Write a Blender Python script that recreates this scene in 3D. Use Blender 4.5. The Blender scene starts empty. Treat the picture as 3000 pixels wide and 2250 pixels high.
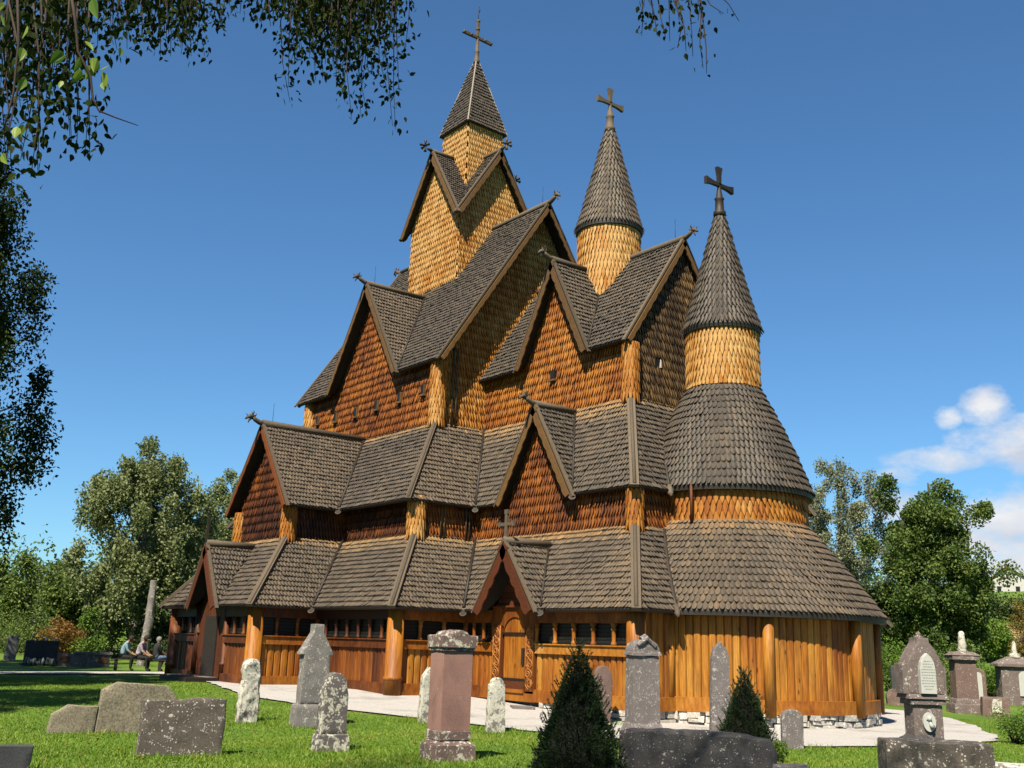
import bpy, math, random
import numpy as np
from mathutils import Vector, Matrix
random.seed(7); RNG = np.random.default_rng(11)
SC = bpy.context.scene
COL = SC.collection
R = math.radians
# measured dimensions of the church (metres): x east, y north, z up; origin under the tower
P = dict(cx=32.4864, cy=-22.9543, cz=1.3259, az=308.1107, pi=14.3579, ro=1.8674, f=3014.6966, s=1.0305,
zse=22.2527, t=0.9051, zsb=19.5572, g=2.0, zga=20.8563, zgf=17.6481, T=1.6974, xv=5.0935, zr=17.4793,
ye=4.5537, ze=10.5972, yN=1.2835, yg=4.6294, zg=14.479, wg=2.4561, zgf2=10.5586, xnE=4.5509, ynS=4.1952,
zm1=8.5442, zwa=10.6442, xmE=6.4958, ymS=6.3534, zm0=5.5399, yc=2.1941, ymc=3.8616, ymg=8.2749, zmg=8.4582,
wm=2.2906, xmw=1.8524, ymw=7.9183, zl1=4.5718, xlp=3.5238, ylp=9.7401, zl0=2.2962, ylw=5.8606, ylS=7.6901,
xlw=6.2083, xlE=8.0556, ycw=3.5891, ylc=5.2822, xcw=13.221, xcE=14.9613, xc=11.6522, zm1c=8.5125,
xmcE=13.4804, xcg=8.3778, xcg2=9.3497, ycg=3.8349, zcg=8.3627, wcg=1.6883, xcv=11.7938, zcr=14.0174,
yce=2.5104, zce=10.2243, ycv=2.5479, zctg=13.6154, wct=1.7256, zctf=10.2686, rt=1.0863, rte=1.1678,
ztc=14.5683, zte=15.3096, ztap=19.3219, ztx=20.8496, xa=13.2761, r1=1.0705, za1=8.7816, zau=10.1171,
r1e=1.1391, zae=10.5809, zaap=14.4814, zax=16.017, r2e=2.4332, zm0a=5.6695, r2=2.2692, zl1a=4.7848,
r3e=4.1801, zl0a=2.3404, r3=3.8751, xpg=10.2038, ypg=5.5518, zpg=4.0999, wp=1.2563, ypo=9.8137, zpo=4.2445,
wpo=1.1436, zpf=2.3136, ov=0.4166)
class Q: pass
q = Q(); q.__dict__.update(P)
q.zsa = 22.5*1.15
# ---------------------------------------------------------------- camera
CAMP = np.array([q.cx, q.cy, q.cz])
_a, _p, _r = R(q.az), R(q.pi), R(q.ro)
CD = np.array([math.cos(_p)*math.sin(_a), math.cos(_p)*math.cos(_a), math.sin(_p)])
_rr = np.array([math.cos(_a), -math.sin(_a), 0.]); _uu = np.cross(_rr, CD)
CR = _rr*math.cos(_r)+_uu*math.sin(_r); CU = -_rr*math.sin(_r)+_uu*math.cos(_r)
cam_d = bpy.data.cameras.new('camera'); cam = bpy.data.objects.new('camera', cam_d); COL.objects.link(cam)
cam.matrix_world = Matrix(((CR[0], CU[0], -CD[0], CAMP[0]), (CR[1], CU[1], -CD[1], CAMP[1]), (CR[2], CU[2], -CD[2], CAMP[2]), (0, 0, 0, 1)))
cam_d.sensor_width = 36; cam_d.lens = 36*q.f/3000; cam_d.clip_start = .1; cam_d.clip_end = 5000
SC.camera = cam
def gz(x, y):
    return -0.35*min(1, max(0, (x-6)/9))
def ray(u, v):
    return CD+CR*(u-1500)/q.f-CU*(v-1125)/q.f
def ground(u, v):            # the spot of lawn seen at a pixel of the photograph (3000 x 2250)
    w = ray(u, v); z = 0.
    for i in range(30):
        X = CAMP+w*((z-CAMP[2])/w[2]); z = gz(X[0], X[1])
    return Vector((X[0], X[1], z))
def along(u, v, dist):
    w = ray(u, v); return Vector(CAMP+w*dist/math.hypot(w[0], w[1]))
# ---------------------------------------------------------------- mesh builder
class MB:
    def __init__(s): s.v = []; s.nv = 0; s.loops = []; s.tot = []; s.rnd = []; s.tone = []; s.smooth = []
    def add(s, verts, faces, rnd=None, tone=.5, smooth=False):
        b = s.nv; verts = np.asarray(verts, float).reshape(-1, 3); s.v.append(verts); s.nv += len(verts)
        if rnd is None: rnd = random.random()
        for f in faces:
            s.loops.append(np.asarray(f, np.int32)+b)
        n = len(faces); s.tot.append(np.array([len(f) for f in faces], np.int32))
        s.rnd.append(np.full(n, rnd)); s.tone.append(np.full(n, tone)); s.smooth.append(np.full(n, smooth))
    def bulk(s, verts, loops, tot, rnd, tone, smooth=False):
        s.v.append(verts); s.loops.append(loops.astype(np.int32)+s.nv); s.nv += len(verts)
        s.tot.append(tot); s.rnd.append(rnd); s.tone.append(tone); s.smooth.append(np.full(len(tot), smooth))
    def box(s, c, size, rot=None, rnd=None, tone=.5, ax=None):
        hx, hy, hz = [d/2 for d in size]
        pts = np.array([[x*hx, y*hy, z*hz] for x in (-1, 1) for y in (-1, 1) for z in (-1, 1)])
        if ax is not None: pts = pts@np.array(ax)
        elif rot is not None: pts = pts@np.array(rot.to_matrix()).T
        s.add(pts+np.array(c), [(0, 1, 3, 2), (4, 6, 7, 5), (0, 4, 5, 1), (2, 3, 7, 6), (0, 2, 6, 4), (1, 5, 7, 3)], rnd, tone)
    def beam(s, a, b, w, h, up=(0, 0, 1), rnd=None, tone=.5):   # box from a to b, w across, h along up
        a, b = np.array(a, float), np.array(b, float); d = b-a; L = np.linalg.norm(d); d /= L
        u = np.array(up, float); u -= d*(u@d); u /= np.linalg.norm(u); x = np.cross(u, d)
        s.box((a+b)/2, (L, w, h), ax=[d, x, u], rnd=rnd, tone=tone)
    def tube(s, pts, rad, n=10, cap=True, rnd=None, tone=.5, smooth=True):
        pts = [np.array(p, float) for p in pts]
        if np.isscalar(rad): rad = [rad]*len(pts)
        V = []; ref = np.array([0, 0, 1.])
        t0 = pts[1]-pts[0]
        if abs(t0[2]) > .9*np.linalg.norm(t0): ref = np.array([1., 0, 0])
        for i, p in enumerate(pts):
            t = pts[min(i+1, len(pts)-1)]-pts[max(i-1, 0)]; t = t/(np.linalg.norm(t)+1e-9)
            x = np.cross(t, ref); x /= np.linalg.norm(x)+1e-9; y = np.cross(x, t)*-1; ref = np.cross(x, t) if True else ref
            for k in range(n):
                a = 2*math.pi*k/n; V.append(p+rad[i]*(x*math.cos(a)+np.cross(t, x)*math.sin(a)))
        F = []
        for i in range(len(pts)-1):
            for k in range(n):
                k2 = (k+1) % n; F.append((i*n+k, i*n+k2, (i+1)*n+k2, (i+1)*n+k))
        if cap: F += [tuple(range(n-1, -1, -1)), tuple(range((len(pts)-1)*n, len(pts)*n))]
        s.add(V, F, rnd, tone, smooth)
    def lathe(s, c, prof, n=24, rnd=None, tone=.5, smooth=True):  # prof: (r, z)
        V = []; F = []
        for r, z in prof:
            for k in range(n):
                a = 2*math.pi*k/n; V.append((c[0]+r*math.cos(a), c[1]+r*math.sin(a), c[2]+z))
        m = len(prof)
        for i in range(m-1):
            for k in range(n):
                k2 = (k+1) % n; F.append((i*n+k, i*n+k2, (i+1)*n+k2, (i+1)*n+k))
        F += [tuple(range(n-1, -1, -1)), tuple(range((m-1)*n, m*n))]
        s.add(V, F, rnd, tone, smooth)
    def slab(s, poly, th, rnd=None, tone=.5):       # polygon pulled back along its normal
        P3 = np.array(poly, float); n = pnormal(P3); m = len(P3); V = np.vstack([P3, P3-n*th])
        F = [tuple(range(m)), tuple(range(2*m-1, m-1, -1))]+[(i, m+i, m+(i+1) % m, (i+1) % m) for i in range(m)]
        s.add(V, F, rnd, tone)
    def build(s, name, mat, parent=None, loc=None):
        me = bpy.data.meshes.new(name); V = np.vstack(s.v); tot = np.concatenate(s.tot); lo = np.concatenate(s.loops)
        if loc is not None: V = V-np.array(loc)
        me.vertices.add(len(V)); me.vertices.foreach_set('co', V.astype(np.float32).ravel())
        me.loops.add(len(lo)); me.loops.foreach_set('vertex_index', lo.astype(np.int32))
        me.polygons.add(len(tot)); st = np.concatenate([[0], np.cumsum(tot)[:-1]]); me.polygons.foreach_set('loop_start', st.astype(np.int32))
        me.polygons.foreach_set('use_smooth', np.concatenate(s.smooth).astype(bool))
        for nm, arr in (('rnd', s.rnd), ('tone', s.tone)):
            at = me.attributes.new(nm, 'FLOAT', 'FACE'); at.data.foreach_set('value', np.concatenate(arr).astype(np.float32))
        me.update(calc_edges=True); me.validate()
        o = bpy.data.objects.new(name, me); COL.objects.link(o)
        for m in (mat if isinstance(mat, (list, tuple)) else [mat]): me.materials.append(m)
        if parent is not None: o.parent = parent
        if loc is not None: o.location = loc
        return o
def pnormal(P3):
    n = np.zeros(3)
    for i in range(len(P3)):
        a, b = P3[i], P3[(i+1) % len(P3)]; n += np.cross(a, b)
    return n/np.linalg.norm(n)
def tag(o, label, cat, group=None, kind=None):
    if label: o['label'] = label
    if cat: o['category'] = cat
    if group: o['group'] = group
    if kind: o['kind'] = kind
    return o
def empty(name, loc, rz=0, parent=None):
    o = bpy.data.objects.new(name, None); o.empty_display_size = .2; COL.objects.link(o); o.location = loc; o.rotation_euler = (0, 0, rz)
    if parent: o.parent = parent
    return o
# ---------------------------------------------------------------- shingles (real tilted, pointed wooden shingles)
# local outline of one shingle: (a across -.5...5, b up in row heights)
SH_ROOF = [(-.5, 1.32), (-.5, .58), (-.37, .22), (0, -.02), (.37, .22), (.5, .58), (.5, 1.32)]
SH_WALL = [(-.5, 1.32), (-.5, .80), (-.31, .36), (0, -.06), (.31, .36), (.5, .80), (.5, 1.32)]
# each shingle is hewn with a low ridge down its middle (vertex 12 is the top of that ridge)
_F1 = [[0, 1, 2, 3, 12], [12, 3, 4, 5, 6], [1, 7, 8, 2], [2, 8, 9, 3], [3, 9, 10, 4], [4, 10, 11, 5], [0, 7, 1], [6, 5, 11]]
RIDGE = .17
_LP = np.concatenate([np.array(f) for f in _F1]); _TT = np.array([len(f) for f in _F1], np.int32)
def emit(mb, V, rnd, tone):          # V: (N,12,3)
    N = len(V)
    if N == 0: return
    loops = (np.arange(N)[:, None]*13+_LP[None]).ravel(); tot = np.tile(_TT, N)
    mb.bulk(V.reshape(-1, 3), loops, tot, np.repeat(rnd, 8), (tone[:, None]+np.array([0, 0, -.2, -.2, -.2, -.2, -.15, -.15])).ravel())   # end grain tone, darkened further to paint shade between the shingles
def shingles(mb, poly, w=.12, h=.19, lift=.05, th=.026, shape=SH_ROOF, tone=.35, topband=0., b0=None, band_tone=.9, holes=()):
    P3 = np.array(poly, float); n = pnormal(P3); up = np.array([0, 0, 1.])-n*n[2]; up /= np.linalg.norm(up); u = np.cross(up, n)
    A = P3@u; B = P3@up; n0 = (P3[0]@n); bmin, bmax = B.min(), B.max()
    if b0 is None: b0 = bmin
    def interval(b):
        b = min(max(b, bmin+1e-4), bmax-1e-4); xs = []
        for i in range(len(A)):
            j = (i+1) % len(A); y0, y1 = B[i], B[j]
            if (y0-b)*(y1-b) <= 0 and abs(y1-y0) > 1e-9: xs.append(A[i]+(A[j]-A[i])*(b-y0)/(y1-y0))
        return (min(xs), max(xs)) if len(xs) >= 2 else (0, 0)
    out = []; rn = []; tn = []
    k0 = math.floor((bmin-b0)/h)
    k = k0
    while b0+k*h < bmax-.02:
        bb = b0+k*h; bs = [bb+s[1]*h for s in shape]
        iv = [interval(x) for x in bs]
        lo = min(i[0] for i in iv); hi = max(i[1] for i in iv); lom, him = interval(bb+.55*h)
        off = .5*(k % 2)
        js = np.arange(math.floor(lom/w-off)-1, math.ceil(him/w-off)+2); c = (js+off)*w+RNG.normal(0, w*.03, len(js))
        keep = (c > lom-w*.45) & (c < him+w*.45); c = c[keep]
        if len(c):
            N = len(c); jb = RNG.normal(0, h*.022, N); jl = RNG.normal(0, lift*.16, N); jt = RNG.normal(0, .035, N)
            V = np.zeros((N, 13, 3)); ww = w*RNG.uniform(.9, .985, N)
            for i, (sa, sb) in enumerate(shape):
                a = np.clip(c+sa*ww, iv[i][0], iv[i][1]); b = np.full(N, bs[i])+(jb if sb < 1 else 0)
                b = np.clip(b, bmin-.05, bmax)
                nn = (lift+jl)*(1.25-(sb)/1.32)+jt*sa*lift*3+.004-abs(sa)*2*RIDGE*w
                V[:, i] = a[:, None]*u+b[:, None]*up+(n0+nn)[:, None]*n
            V[:, 12] = (V[:, 0]+V[:, 6])/2+n*RIDGE*w
            for i in range(5):
                V[:, 7+i] = V[:, 1+i]-n*th
            bad = np.abs((V[:, 4]-V[:, 2])@u) < .12*w
            m = ~bad
            for hx in holes:
                cc = c[:, None]*u+(bb+.5*h)*up+n0*n
                m &= (np.abs((cc-np.array(hx[0]))@u) > hx[1]) | (np.abs((cc-np.array(hx[0]))@up) > hx[2])
            out.append(V[m]); rn.append(RNG.random(N)[m])
            f = (bb-bmin)/max(bmax-bmin, 1e-6); jit = RNG.normal(0, .03, N)
            t = np.full(N, tone)
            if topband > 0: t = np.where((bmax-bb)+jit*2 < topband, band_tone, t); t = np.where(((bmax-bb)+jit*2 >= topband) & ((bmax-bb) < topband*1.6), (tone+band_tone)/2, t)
            tn.append(t[m])
        k += 1
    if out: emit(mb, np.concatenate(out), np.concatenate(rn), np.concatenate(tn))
def cone_shingles(mb, cx, cy, prof, w=.125, h=.2, lift=.045, th=.024, shape=SH_ROOF, tone=.35, topband=0., th0=0., th1=2*math.pi, band_tone=.9):
    """prof: list of (r, z) from the eave up; shingles laid round the axis"""
    pr = np.array(prof, float); seg = np.hypot(*(pr[1:]-pr[:-1]).T); cum = np.concatenate([[0], np.cumsum(seg)]); L = cum[-1]
    def at(b):
        b = np.clip(b, -.05, L); r = np.interp(b, cum, pr[:, 0]); z = np.interp(b, cum, pr[:, 1])
        i = np.clip(np.searchsorted(cum, b)-1, 0, len(seg)-1); d = (pr[i+1]-pr[i])/seg[i][..., None]
        e = np.minimum(b, 0)
        return r+e*d[..., 0], z+e*d[..., 1], d[..., 1], -d[..., 0]
    k = 0; out = []; rn = []; tn = []
    while k*h < L-.02:
        bb = k*h; rm = float(at(np.array(bb+.3*h))[0]); N = max(6, int(round((th1-th0)*max(rm, .03)/w)))
        tc = th0+(np.arange(N)+.5*(k % 2)+.25)*(th1-th0)/N; da = (th1-th0)*rm/N
        jb = RNG.normal(0, h*.022, N); jl = RNG.normal(0, lift*.16, N); jt = RNG.normal(0, .035, N); V = np.zeros((N, 13, 3)); ww = da*RNG.uniform(.9, .985, N)
        for i, (sa, sb) in enumerate(shape):
            b = bb+sb*h+(jb if sb < 1 else 0)+np.zeros(N); r, z, nr, nz = at(b); rb = at(np.array(bb+.3*h))[0]
            t = tc+sa*ww/rb*(1 if sb < 1 else .98); nn = (lift+jl)*(1.25-sb/1.32)+jt*sa*lift*3+.004-abs(sa)*2*RIDGE*w
            rr = r+nr*nn; zz = z+nz*nn
            V[:, i] = np.stack([cx+rr*np.cos(t), cy+rr*np.sin(t), zz], 1)
            if 1 <= i <= 5: V[:, 6+i] = np.stack([cx+(rr-nr*th)*np.cos(t), cy+(rr-nr*th)*np.sin(t), zz-nz*th], 1)
        m0 = (V[:, 0]+V[:, 6])/2; V[:, 12] = m0+np.stack([nr*np.cos(tc), nr*np.sin(tc), nz+0*tc], 1)*RIDGE*w
        out.append(V); rn.append(RNG.random(N)); jit = RNG.normal(0, .03, N); t_ = np.full(N, tone)
        if topband > 0: t_ = np.where((L-bb)+jit*2 < topband, band_tone, t_); t_ = np.where(((L-bb)+jit*2 >= topband) & ((L-bb) < topband*1.6), (tone+band_tone)/2, t_)
        tn.append(t_); k += 1
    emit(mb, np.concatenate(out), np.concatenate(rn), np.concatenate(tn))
# ---------------------------------------------------------------- materials
def nmat(name, rough=.8):
    m = bpy.data.materials.new(name); m.use_nodes = True; nt = m.node_tree; b = nt.nodes['Principled BSDF']
    b.inputs['Roughness'].default_value = rough; b.inputs['Specular IOR Level'].default_value = .25
    return m, nt, b
def nd(nt, t, **kw):
    n = nt.nodes.new(t)
    for k, v in kw.items():
        if k.startswith('_'): setattr(n, k[1:], v)
        else: n.inputs[k.replace('__', ' ')].default_value = v
    return n
KA = .41      # scales surface colours below real albedos; with raised exposure this deepens shade
def ramp(nt, stops, fac=None, interp='LINEAR', k=None):
    k = KA if k is None else k
    r = nt.nodes.new('ShaderNodeValToRGB'); r.color_ramp.interpolation = interp; e = r.color_ramp.elements
    while len(e) < len(stops): e.new(.5)
    for i, (p, c) in enumerate(stops):
        e[i].position = p; e[i].color = (c[0]*k, c[1]*k, c[2]*k, 1) if not np.isscalar(c) else (c, c, c, 1)
    if fac is not None: nt.links.new(fac, r.inputs[0])
    return r
def noise(nt, scale, detail=4, rough=.55, vec=None, stretch=None, dist=0.):
    n = nd(nt, 'ShaderNodeTexNoise', Scale=scale, Detail=detail, Roughness=rough, Distortion=dist)
    if vec is None:
        tc = nt.nodes.new('ShaderNodeTexCoord'); vec = tc.outputs['Object']
    if stretch:
        mp = nt.nodes.new('ShaderNodeMapping'); mp.inputs['Scale'].default_value = stretch; nt.links.new(vec, mp.inputs[0]); vec = mp.outputs[0]
    nt.links.new(vec, n.inputs['Vector']); return n
def mth(nt, op, a, b=None, clamp=False):
    n = nt.nodes.new('ShaderNodeMath'); n.operation = op; n.use_clamp = clamp
    for i, x in enumerate((a, b)):
        if x is None: continue
        if hasattr(x, 'links'): nt.links.new(x, n.inputs[i])
        else: n.inputs[i].default_value = x
    return n.outputs[0]
def attr(nt, name):
    a = nt.nodes.new('ShaderNodeAttribute'); a.attribute_name = name; return a.outputs['Fac']
def mixc(nt, fac, a, b, mode='MIX'):
    n = nt.nodes.new('ShaderNodeMix'); n.data_type = 'RGBA'; n.blend_type = mode
    for sock, x in ((n.inputs['Factor'], fac), (n.inputs[6], a), (n.inputs[7], b)):
        if hasattr(x, 'links'): nt.links.new(x, sock)
        elif np.isscalar(x): sock.default_value = x
        else: kk_ = KA if mode == 'MIX' else 1.; sock.default_value = (x[0]*kk_, x[1]*kk_, x[2]*kk_, 1)
    return n.outputs[2]
def bump(nt, b, h, strength=.3, dist=.02):
    n = nd(nt, 'ShaderNodeBump', Strength=strength, Distance=dist); nt.links.new(h, n.inputs['Height']); nt.links.new(n.outputs[0], b.inputs['Normal'])
WOOD_RAMP = [(0, (.045, .012, .005)), (.25, (.16, .042, .007)), (.5, (.42, .125, .010)), (.75, (.62, .245, .026)), (1, (.82, .48, .16))]
def wood_mat(name, stretch, grain=1., rough=.62, dirt=.35, knots=False, patch=.8, stops=WOOD_RAMP):
    m, nt, b = nmat(name, rough); t = attr(nt, 'tone'); r = attr(nt, 'rnd')
    n1 = noise(nt, .55, 3); n2 = noise(nt, 9, 4, stretch=stretch)
    f = mth(nt, 'ADD', t, mth(nt, 'MULTIPLY', mth(nt, 'SUBTRACT', n1.outputs[0], .5), patch))
    n5 = noise(nt, 2.2, 4, .6, stretch=(1, 1, .22)); f = mth(nt, 'ADD', f, mth(nt, 'MULTIPLY', mth(nt, 'SUBTRACT', n5.outputs[0], .5), .45))
    f = mth(nt, 'ADD', f, mth(nt, 'MULTIPLY', mth(nt, 'SUBTRACT', r, .5), .24))
    f = mth(nt, 'ADD', f, mth(nt, 'MULTIPLY', mth(nt, 'SUBTRACT', n2.outputs[0], .5), .35*grain), True)
    c = ramp(nt, stops, f).outputs[0]
    g = ramp(nt, [(.3, .55), (.62, 1.)], n2.outputs[0]).outputs[0]
    c = mixc(nt, .8*dirt*2, c, g, 'MULTIPLY')
    if knots:
        tcn = nt.nodes.new('ShaderNodeTexCoord'); mpn = nt.nodes.new('ShaderNodeMapping'); mpn.inputs['Scale'].default_value = (4.5, 4.5, 1.6); nt.links.new(tcn.outputs['Object'], mpn.inputs[0])
        vk = nd(nt, 'ShaderNodeTexVoronoi', Scale=1.); nt.links.new(mpn.outputs[0], vk.inputs['Vector'])
        c = mixc(nt, ramp(nt, [(.07, .85), (.13, 0.)], vk.outputs['Distance']).outputs[0], c, (.09, .026, .006))
        n4 = noise(nt, 1.3, 5, .65, stretch=(3, 3, .5)); c = mixc(nt, ramp(nt, [(.46, 0.), (.70, .72)], n4.outputs[0]).outputs[0], c, (.15, .042, .010))
    nt.links.new(c, b.inputs['Base Color']); bump(nt, b, n2.outputs[0], .35, .012); return m
M_WALL = wood_mat('shingled_wall', (3, 3, .5), .8)
M_BOARD = wood_mat('tarred_boards', (5, 5, .25), 1.4, .55, .40, True, .40, [(0, (.05, .014, .005)), (.25, (.17, .042, .006)), (.5, (.42, .125, .011)), (.75, (.66, .265, .028)), (1, (.78, .42, .08))])
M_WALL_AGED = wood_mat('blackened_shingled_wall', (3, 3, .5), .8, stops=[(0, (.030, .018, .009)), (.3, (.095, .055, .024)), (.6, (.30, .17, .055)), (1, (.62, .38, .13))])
M_BEAM = wood_mat('tarred_beams', (1.2, 1.2, .5), 1., .6, .4)
def roof_mat():
    m, nt, b = nmat('roof_shingles', .6); t = attr(nt, 'tone'); r = attr(nt, 'rnd')
    n1 = noise(nt, .45, 4); n2 = noise(nt, 14, 3)
    # rare pale shingles, most dark weathered grey brown
    rr = ramp(nt, [(0, .12), (.6, .30), (.9, .46), (1, .62)], r).outputs[0]
    f = mth(nt, 'ADD', mth(nt, 'MULTIPLY', t, .8), mth(nt, 'MULTIPLY', mth(nt, 'SUBTRACT', rr, .3), .40))
    f = mth(nt, 'ADD', f, mth(nt, 'MULTIPLY', mth(nt, 'SUBTRACT', n1.outputs[0], .5), .38), True)
    c = ramp(nt, [(0, (.020, .019, .018)), (.3, (.100, .081, .064)), (.55, (.200, .150, .102)), (.8, (.44, .26, .105)), (1, (.70, .39, .13))], f).outputs[0]
    g = ramp(nt, [(.3, .6), (.65, 1.1)], n2.outputs[0]).outputs[0]
    c = mixc(nt, .7, c, g, 'MULTIPLY'); nt.links.new(c, b.inputs['Base Color']); bump(nt, b, n2.outputs[0], .3, .01); return m
M_ROOF = roof_mat()
def plain(name, col, rough=.8, var=.35, scale=8, stretch=None, bmp=.2, spec=.25):
    m, nt, b = nmat(name, rough); b.inputs['Specular IOR Level'].default_value = spec; n = noise(nt, scale, 5, .6, stretch=stretch); r = attr(nt, 'rnd')
    f = mth(nt, 'ADD', mth(nt, 'MULTIPLY', n.outputs[0], .75), mth(nt, 'MULTIPLY', r, .25))
    lo = [c*(1-var) for c in col]; hi = [c*(1+var) for c in col]
    c = ramp(nt, [(.25, lo), (.75, hi)], f).outputs[0]; nt.links.new(c, b.inputs['Base Color'])
    if bmp: bump(nt, b, n.outputs[0], bmp, .01)
    return m
M_GREYWOOD = plain('grey_weathered_wood', (.150, .115, .080), .75, .5, 10, (3, 3, 1))
M_DARKWOOD = plain('dark_tarred_wood', (.035, .026, .020), .6, .4, 8)
M_TANWOOD = plain('tan_verge_wood', (.19, .10, .032), .7, .35, 8)
M_REDWOOD = plain('red_brown_boards', (.13, .036, .012), .6, .45, 7, (1, 1, 5))
M_SILVER = plain('silver_grey_wood', (.42, .37, .31), .7, .3, 12)
M_IRON = plain('black_iron', (.02, .019, .018), .5, .3, 20)
M_SOFFIT = plain('roof_underside', (.040, .024, .014), .8, .3, 6)
M_CARVE = plain('carved_wood', (.22, .062, .014), .55, .4, 20)
M_CARVE_RELIEF = plain('carved_relief', (.48, .18, .03), .55, .3, 20)
M_WHITE = plain('white_paint', (.78, .78, .76), .6, .05, 5)
def glass_mat():
    m, nt, b = nmat('dark_lattice_glass', .45); n = noise(nt, 5, 2); b.inputs['Specular IOR Level'].default_value = .2
    w = nd(nt, 'ShaderNodeTexWave', Scale=3.2, Distortion=1.5); w.bands_direction = 'Z'; tc = nt.nodes.new('ShaderNodeTexCoord'); nt.links.new(tc.outputs['Object'], w.inputs['Vector'])
    c = ramp(nt, [(0, (.008, .009, .009)), (1, (.028, .032, .030))], w.outputs['Fac']).outputs[0]
    nt.links.new(c, b.inputs['Base Color']); bump(nt, b, n.outputs[0], .15, .01); return m
M_GLASS = glass_mat()
def stone_mat(name, base, lichen=(.50, .49, .42), amount=.5, scale=9, rough=.9, spots=True, grain=60, base_var=.3):
    """stone with grain and pale lichen patches; amount 0...1"""
    global KA
    keep, KA = KA, .60
    m, nt, b = nmat(name, rough); tc = nt.nodes.new('ShaderNodeTexCoord'); v = tc.outputs['Object']
    g = noise(nt, grain, 3, .6, v); big = noise(nt, 2.2, 4, .6, v)
    lo = [c*(1-base_var) for c in base]; hi = [c*(1+base_var) for c in base]
    c = ramp(nt, [(.3, lo), (.7, hi)], g.outputs[0]).outputs[0]
    c = mixc(nt, .35, c, ramp(nt, [(.3, .5), (.7, 1.15)], big.outputs[0]).outputs[0], 'MULTIPLY')
    n = noise(nt, scale, 6, .72, v, dist=.4); th = .66-.22*amount
    pm = ramp(nt, [(th, 0.), (th+.035, 1.)], n.outputs[0]).outputs[0]
    if spots:
        vo = nd(nt, 'ShaderNodeTexVoronoi', Scale=scale*2.4); nt.links.new(v, vo.inputs['Vector'])
        w2 = noise(nt, scale*.8, 3, .5, v)
        rad = mth(nt, 'MULTIPLY', ramp(nt, [(.35, 0.), (.7, 1.)], w2.outputs[0]).outputs[0], .25+.35*amount)
        sp = mth(nt, 'LESS_THAN', vo.outputs['Distance'], rad)
        pm = mth(nt, 'MAXIMUM', pm, sp)
    lv = mixc(nt, ramp(nt, [(.4, 0.), (.6, 1.)], noise(nt, 25, 3, .6, v).outputs[0]).outputs[0], [x*.72 for x in lichen], lichen)
    c = mixc(nt, mth(nt, 'MULTIPLY', pm, .92), c, lv); nt.links.new(c, b.inputs['Base Color'])
    bump(nt, b, mth(nt, 'ADD', g.outputs[0], mth(nt, 'MULTIPLY', pm, .5)), .5, .012); KA = keep; return m
# ---------------------------------------------------------------- the stave church
q.zm1c = q.zm1; q.xcw_e = q.xcE-q.ov
church = tag(empty('stave_church', (0, 0, 0)), 'large tarred wooden stave church with shingled tiers, three spires and crosses', 'church')
def up_out(poly):
    P3 = np.array(poly, float); n = pnormal(P3)
    return P3 if n[2] > 0 else P3[::-1]
def face(poly, out):
    P3 = np.array(poly, float); return P3 if pnormal(P3)@np.array(out) > 0 else P3[::-1]
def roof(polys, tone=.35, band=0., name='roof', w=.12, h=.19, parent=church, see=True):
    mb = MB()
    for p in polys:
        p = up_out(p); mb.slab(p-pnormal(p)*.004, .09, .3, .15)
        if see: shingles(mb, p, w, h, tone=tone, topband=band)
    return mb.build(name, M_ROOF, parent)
def wall(polys, out, tone=.5, name='wall', w=.112, h=.28, parent=church, see=True, b0=0., holes=(), mat=None):
    mb = MB()
    for p in polys:
        p = face(p, out); mb.slab(p, .12, .5, max(0, tone-.2))
        if see: shingles(mb, p, w, h, .058, .032, SH_WALL, tone, b0=b0, holes=holes)
    return mb.build(name, mat or M_WALL, parent)
def line_z(z, za, ya, zb, yb): return ya+(za-z)/(za-zb)*(yb-ya)
def dragon(mb, base, d, s=1.):
    s *= .82
    d = np.array(d, float); U = np.array([0, 0, 1.]); sd = np.cross(d, U); b = np.array(base, float)
    P_ = lambda x, y, z=0: b+s*(d*x+U*y+sd*z)
    mb.tube([P_(-.1, -.02), P_(.12, .0), P_(.3, .08), P_(.42, .18)], [.10*s, .095*s, .085*s, .075*s], 9)
    mb.tube([P_(.36, .17), P_(.50, .2), P_(.62, .13), P_(.70, .05)], [.075*s, .085*s, .06*s, .03*s], 9)      # skull and muzzle
    mb.tube([P_(.46, .12), P_(.54, .03), P_(.58, -.08)], [.045*s, .035*s, .015*s], 7)                       # jaw
    for zz in (-.05, .05):
        mb.tube([P_(.44, .24, zz), P_(.40, .36, zz*1.6), P_(.46, .40, zz*1.8)], [.03*s, .022*s, .008*s], 6)  # ears
    mb.tube([P_(.33, .2), P_(.27, .30), P_(.30, .34)], [.03*s, .02*s, .006*s], 6)
    mb.tube([P_(.60, .17), P_(.66, .25), P_(.72, .24)], [.02*s, .015*s, .006*s], 6)
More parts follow.
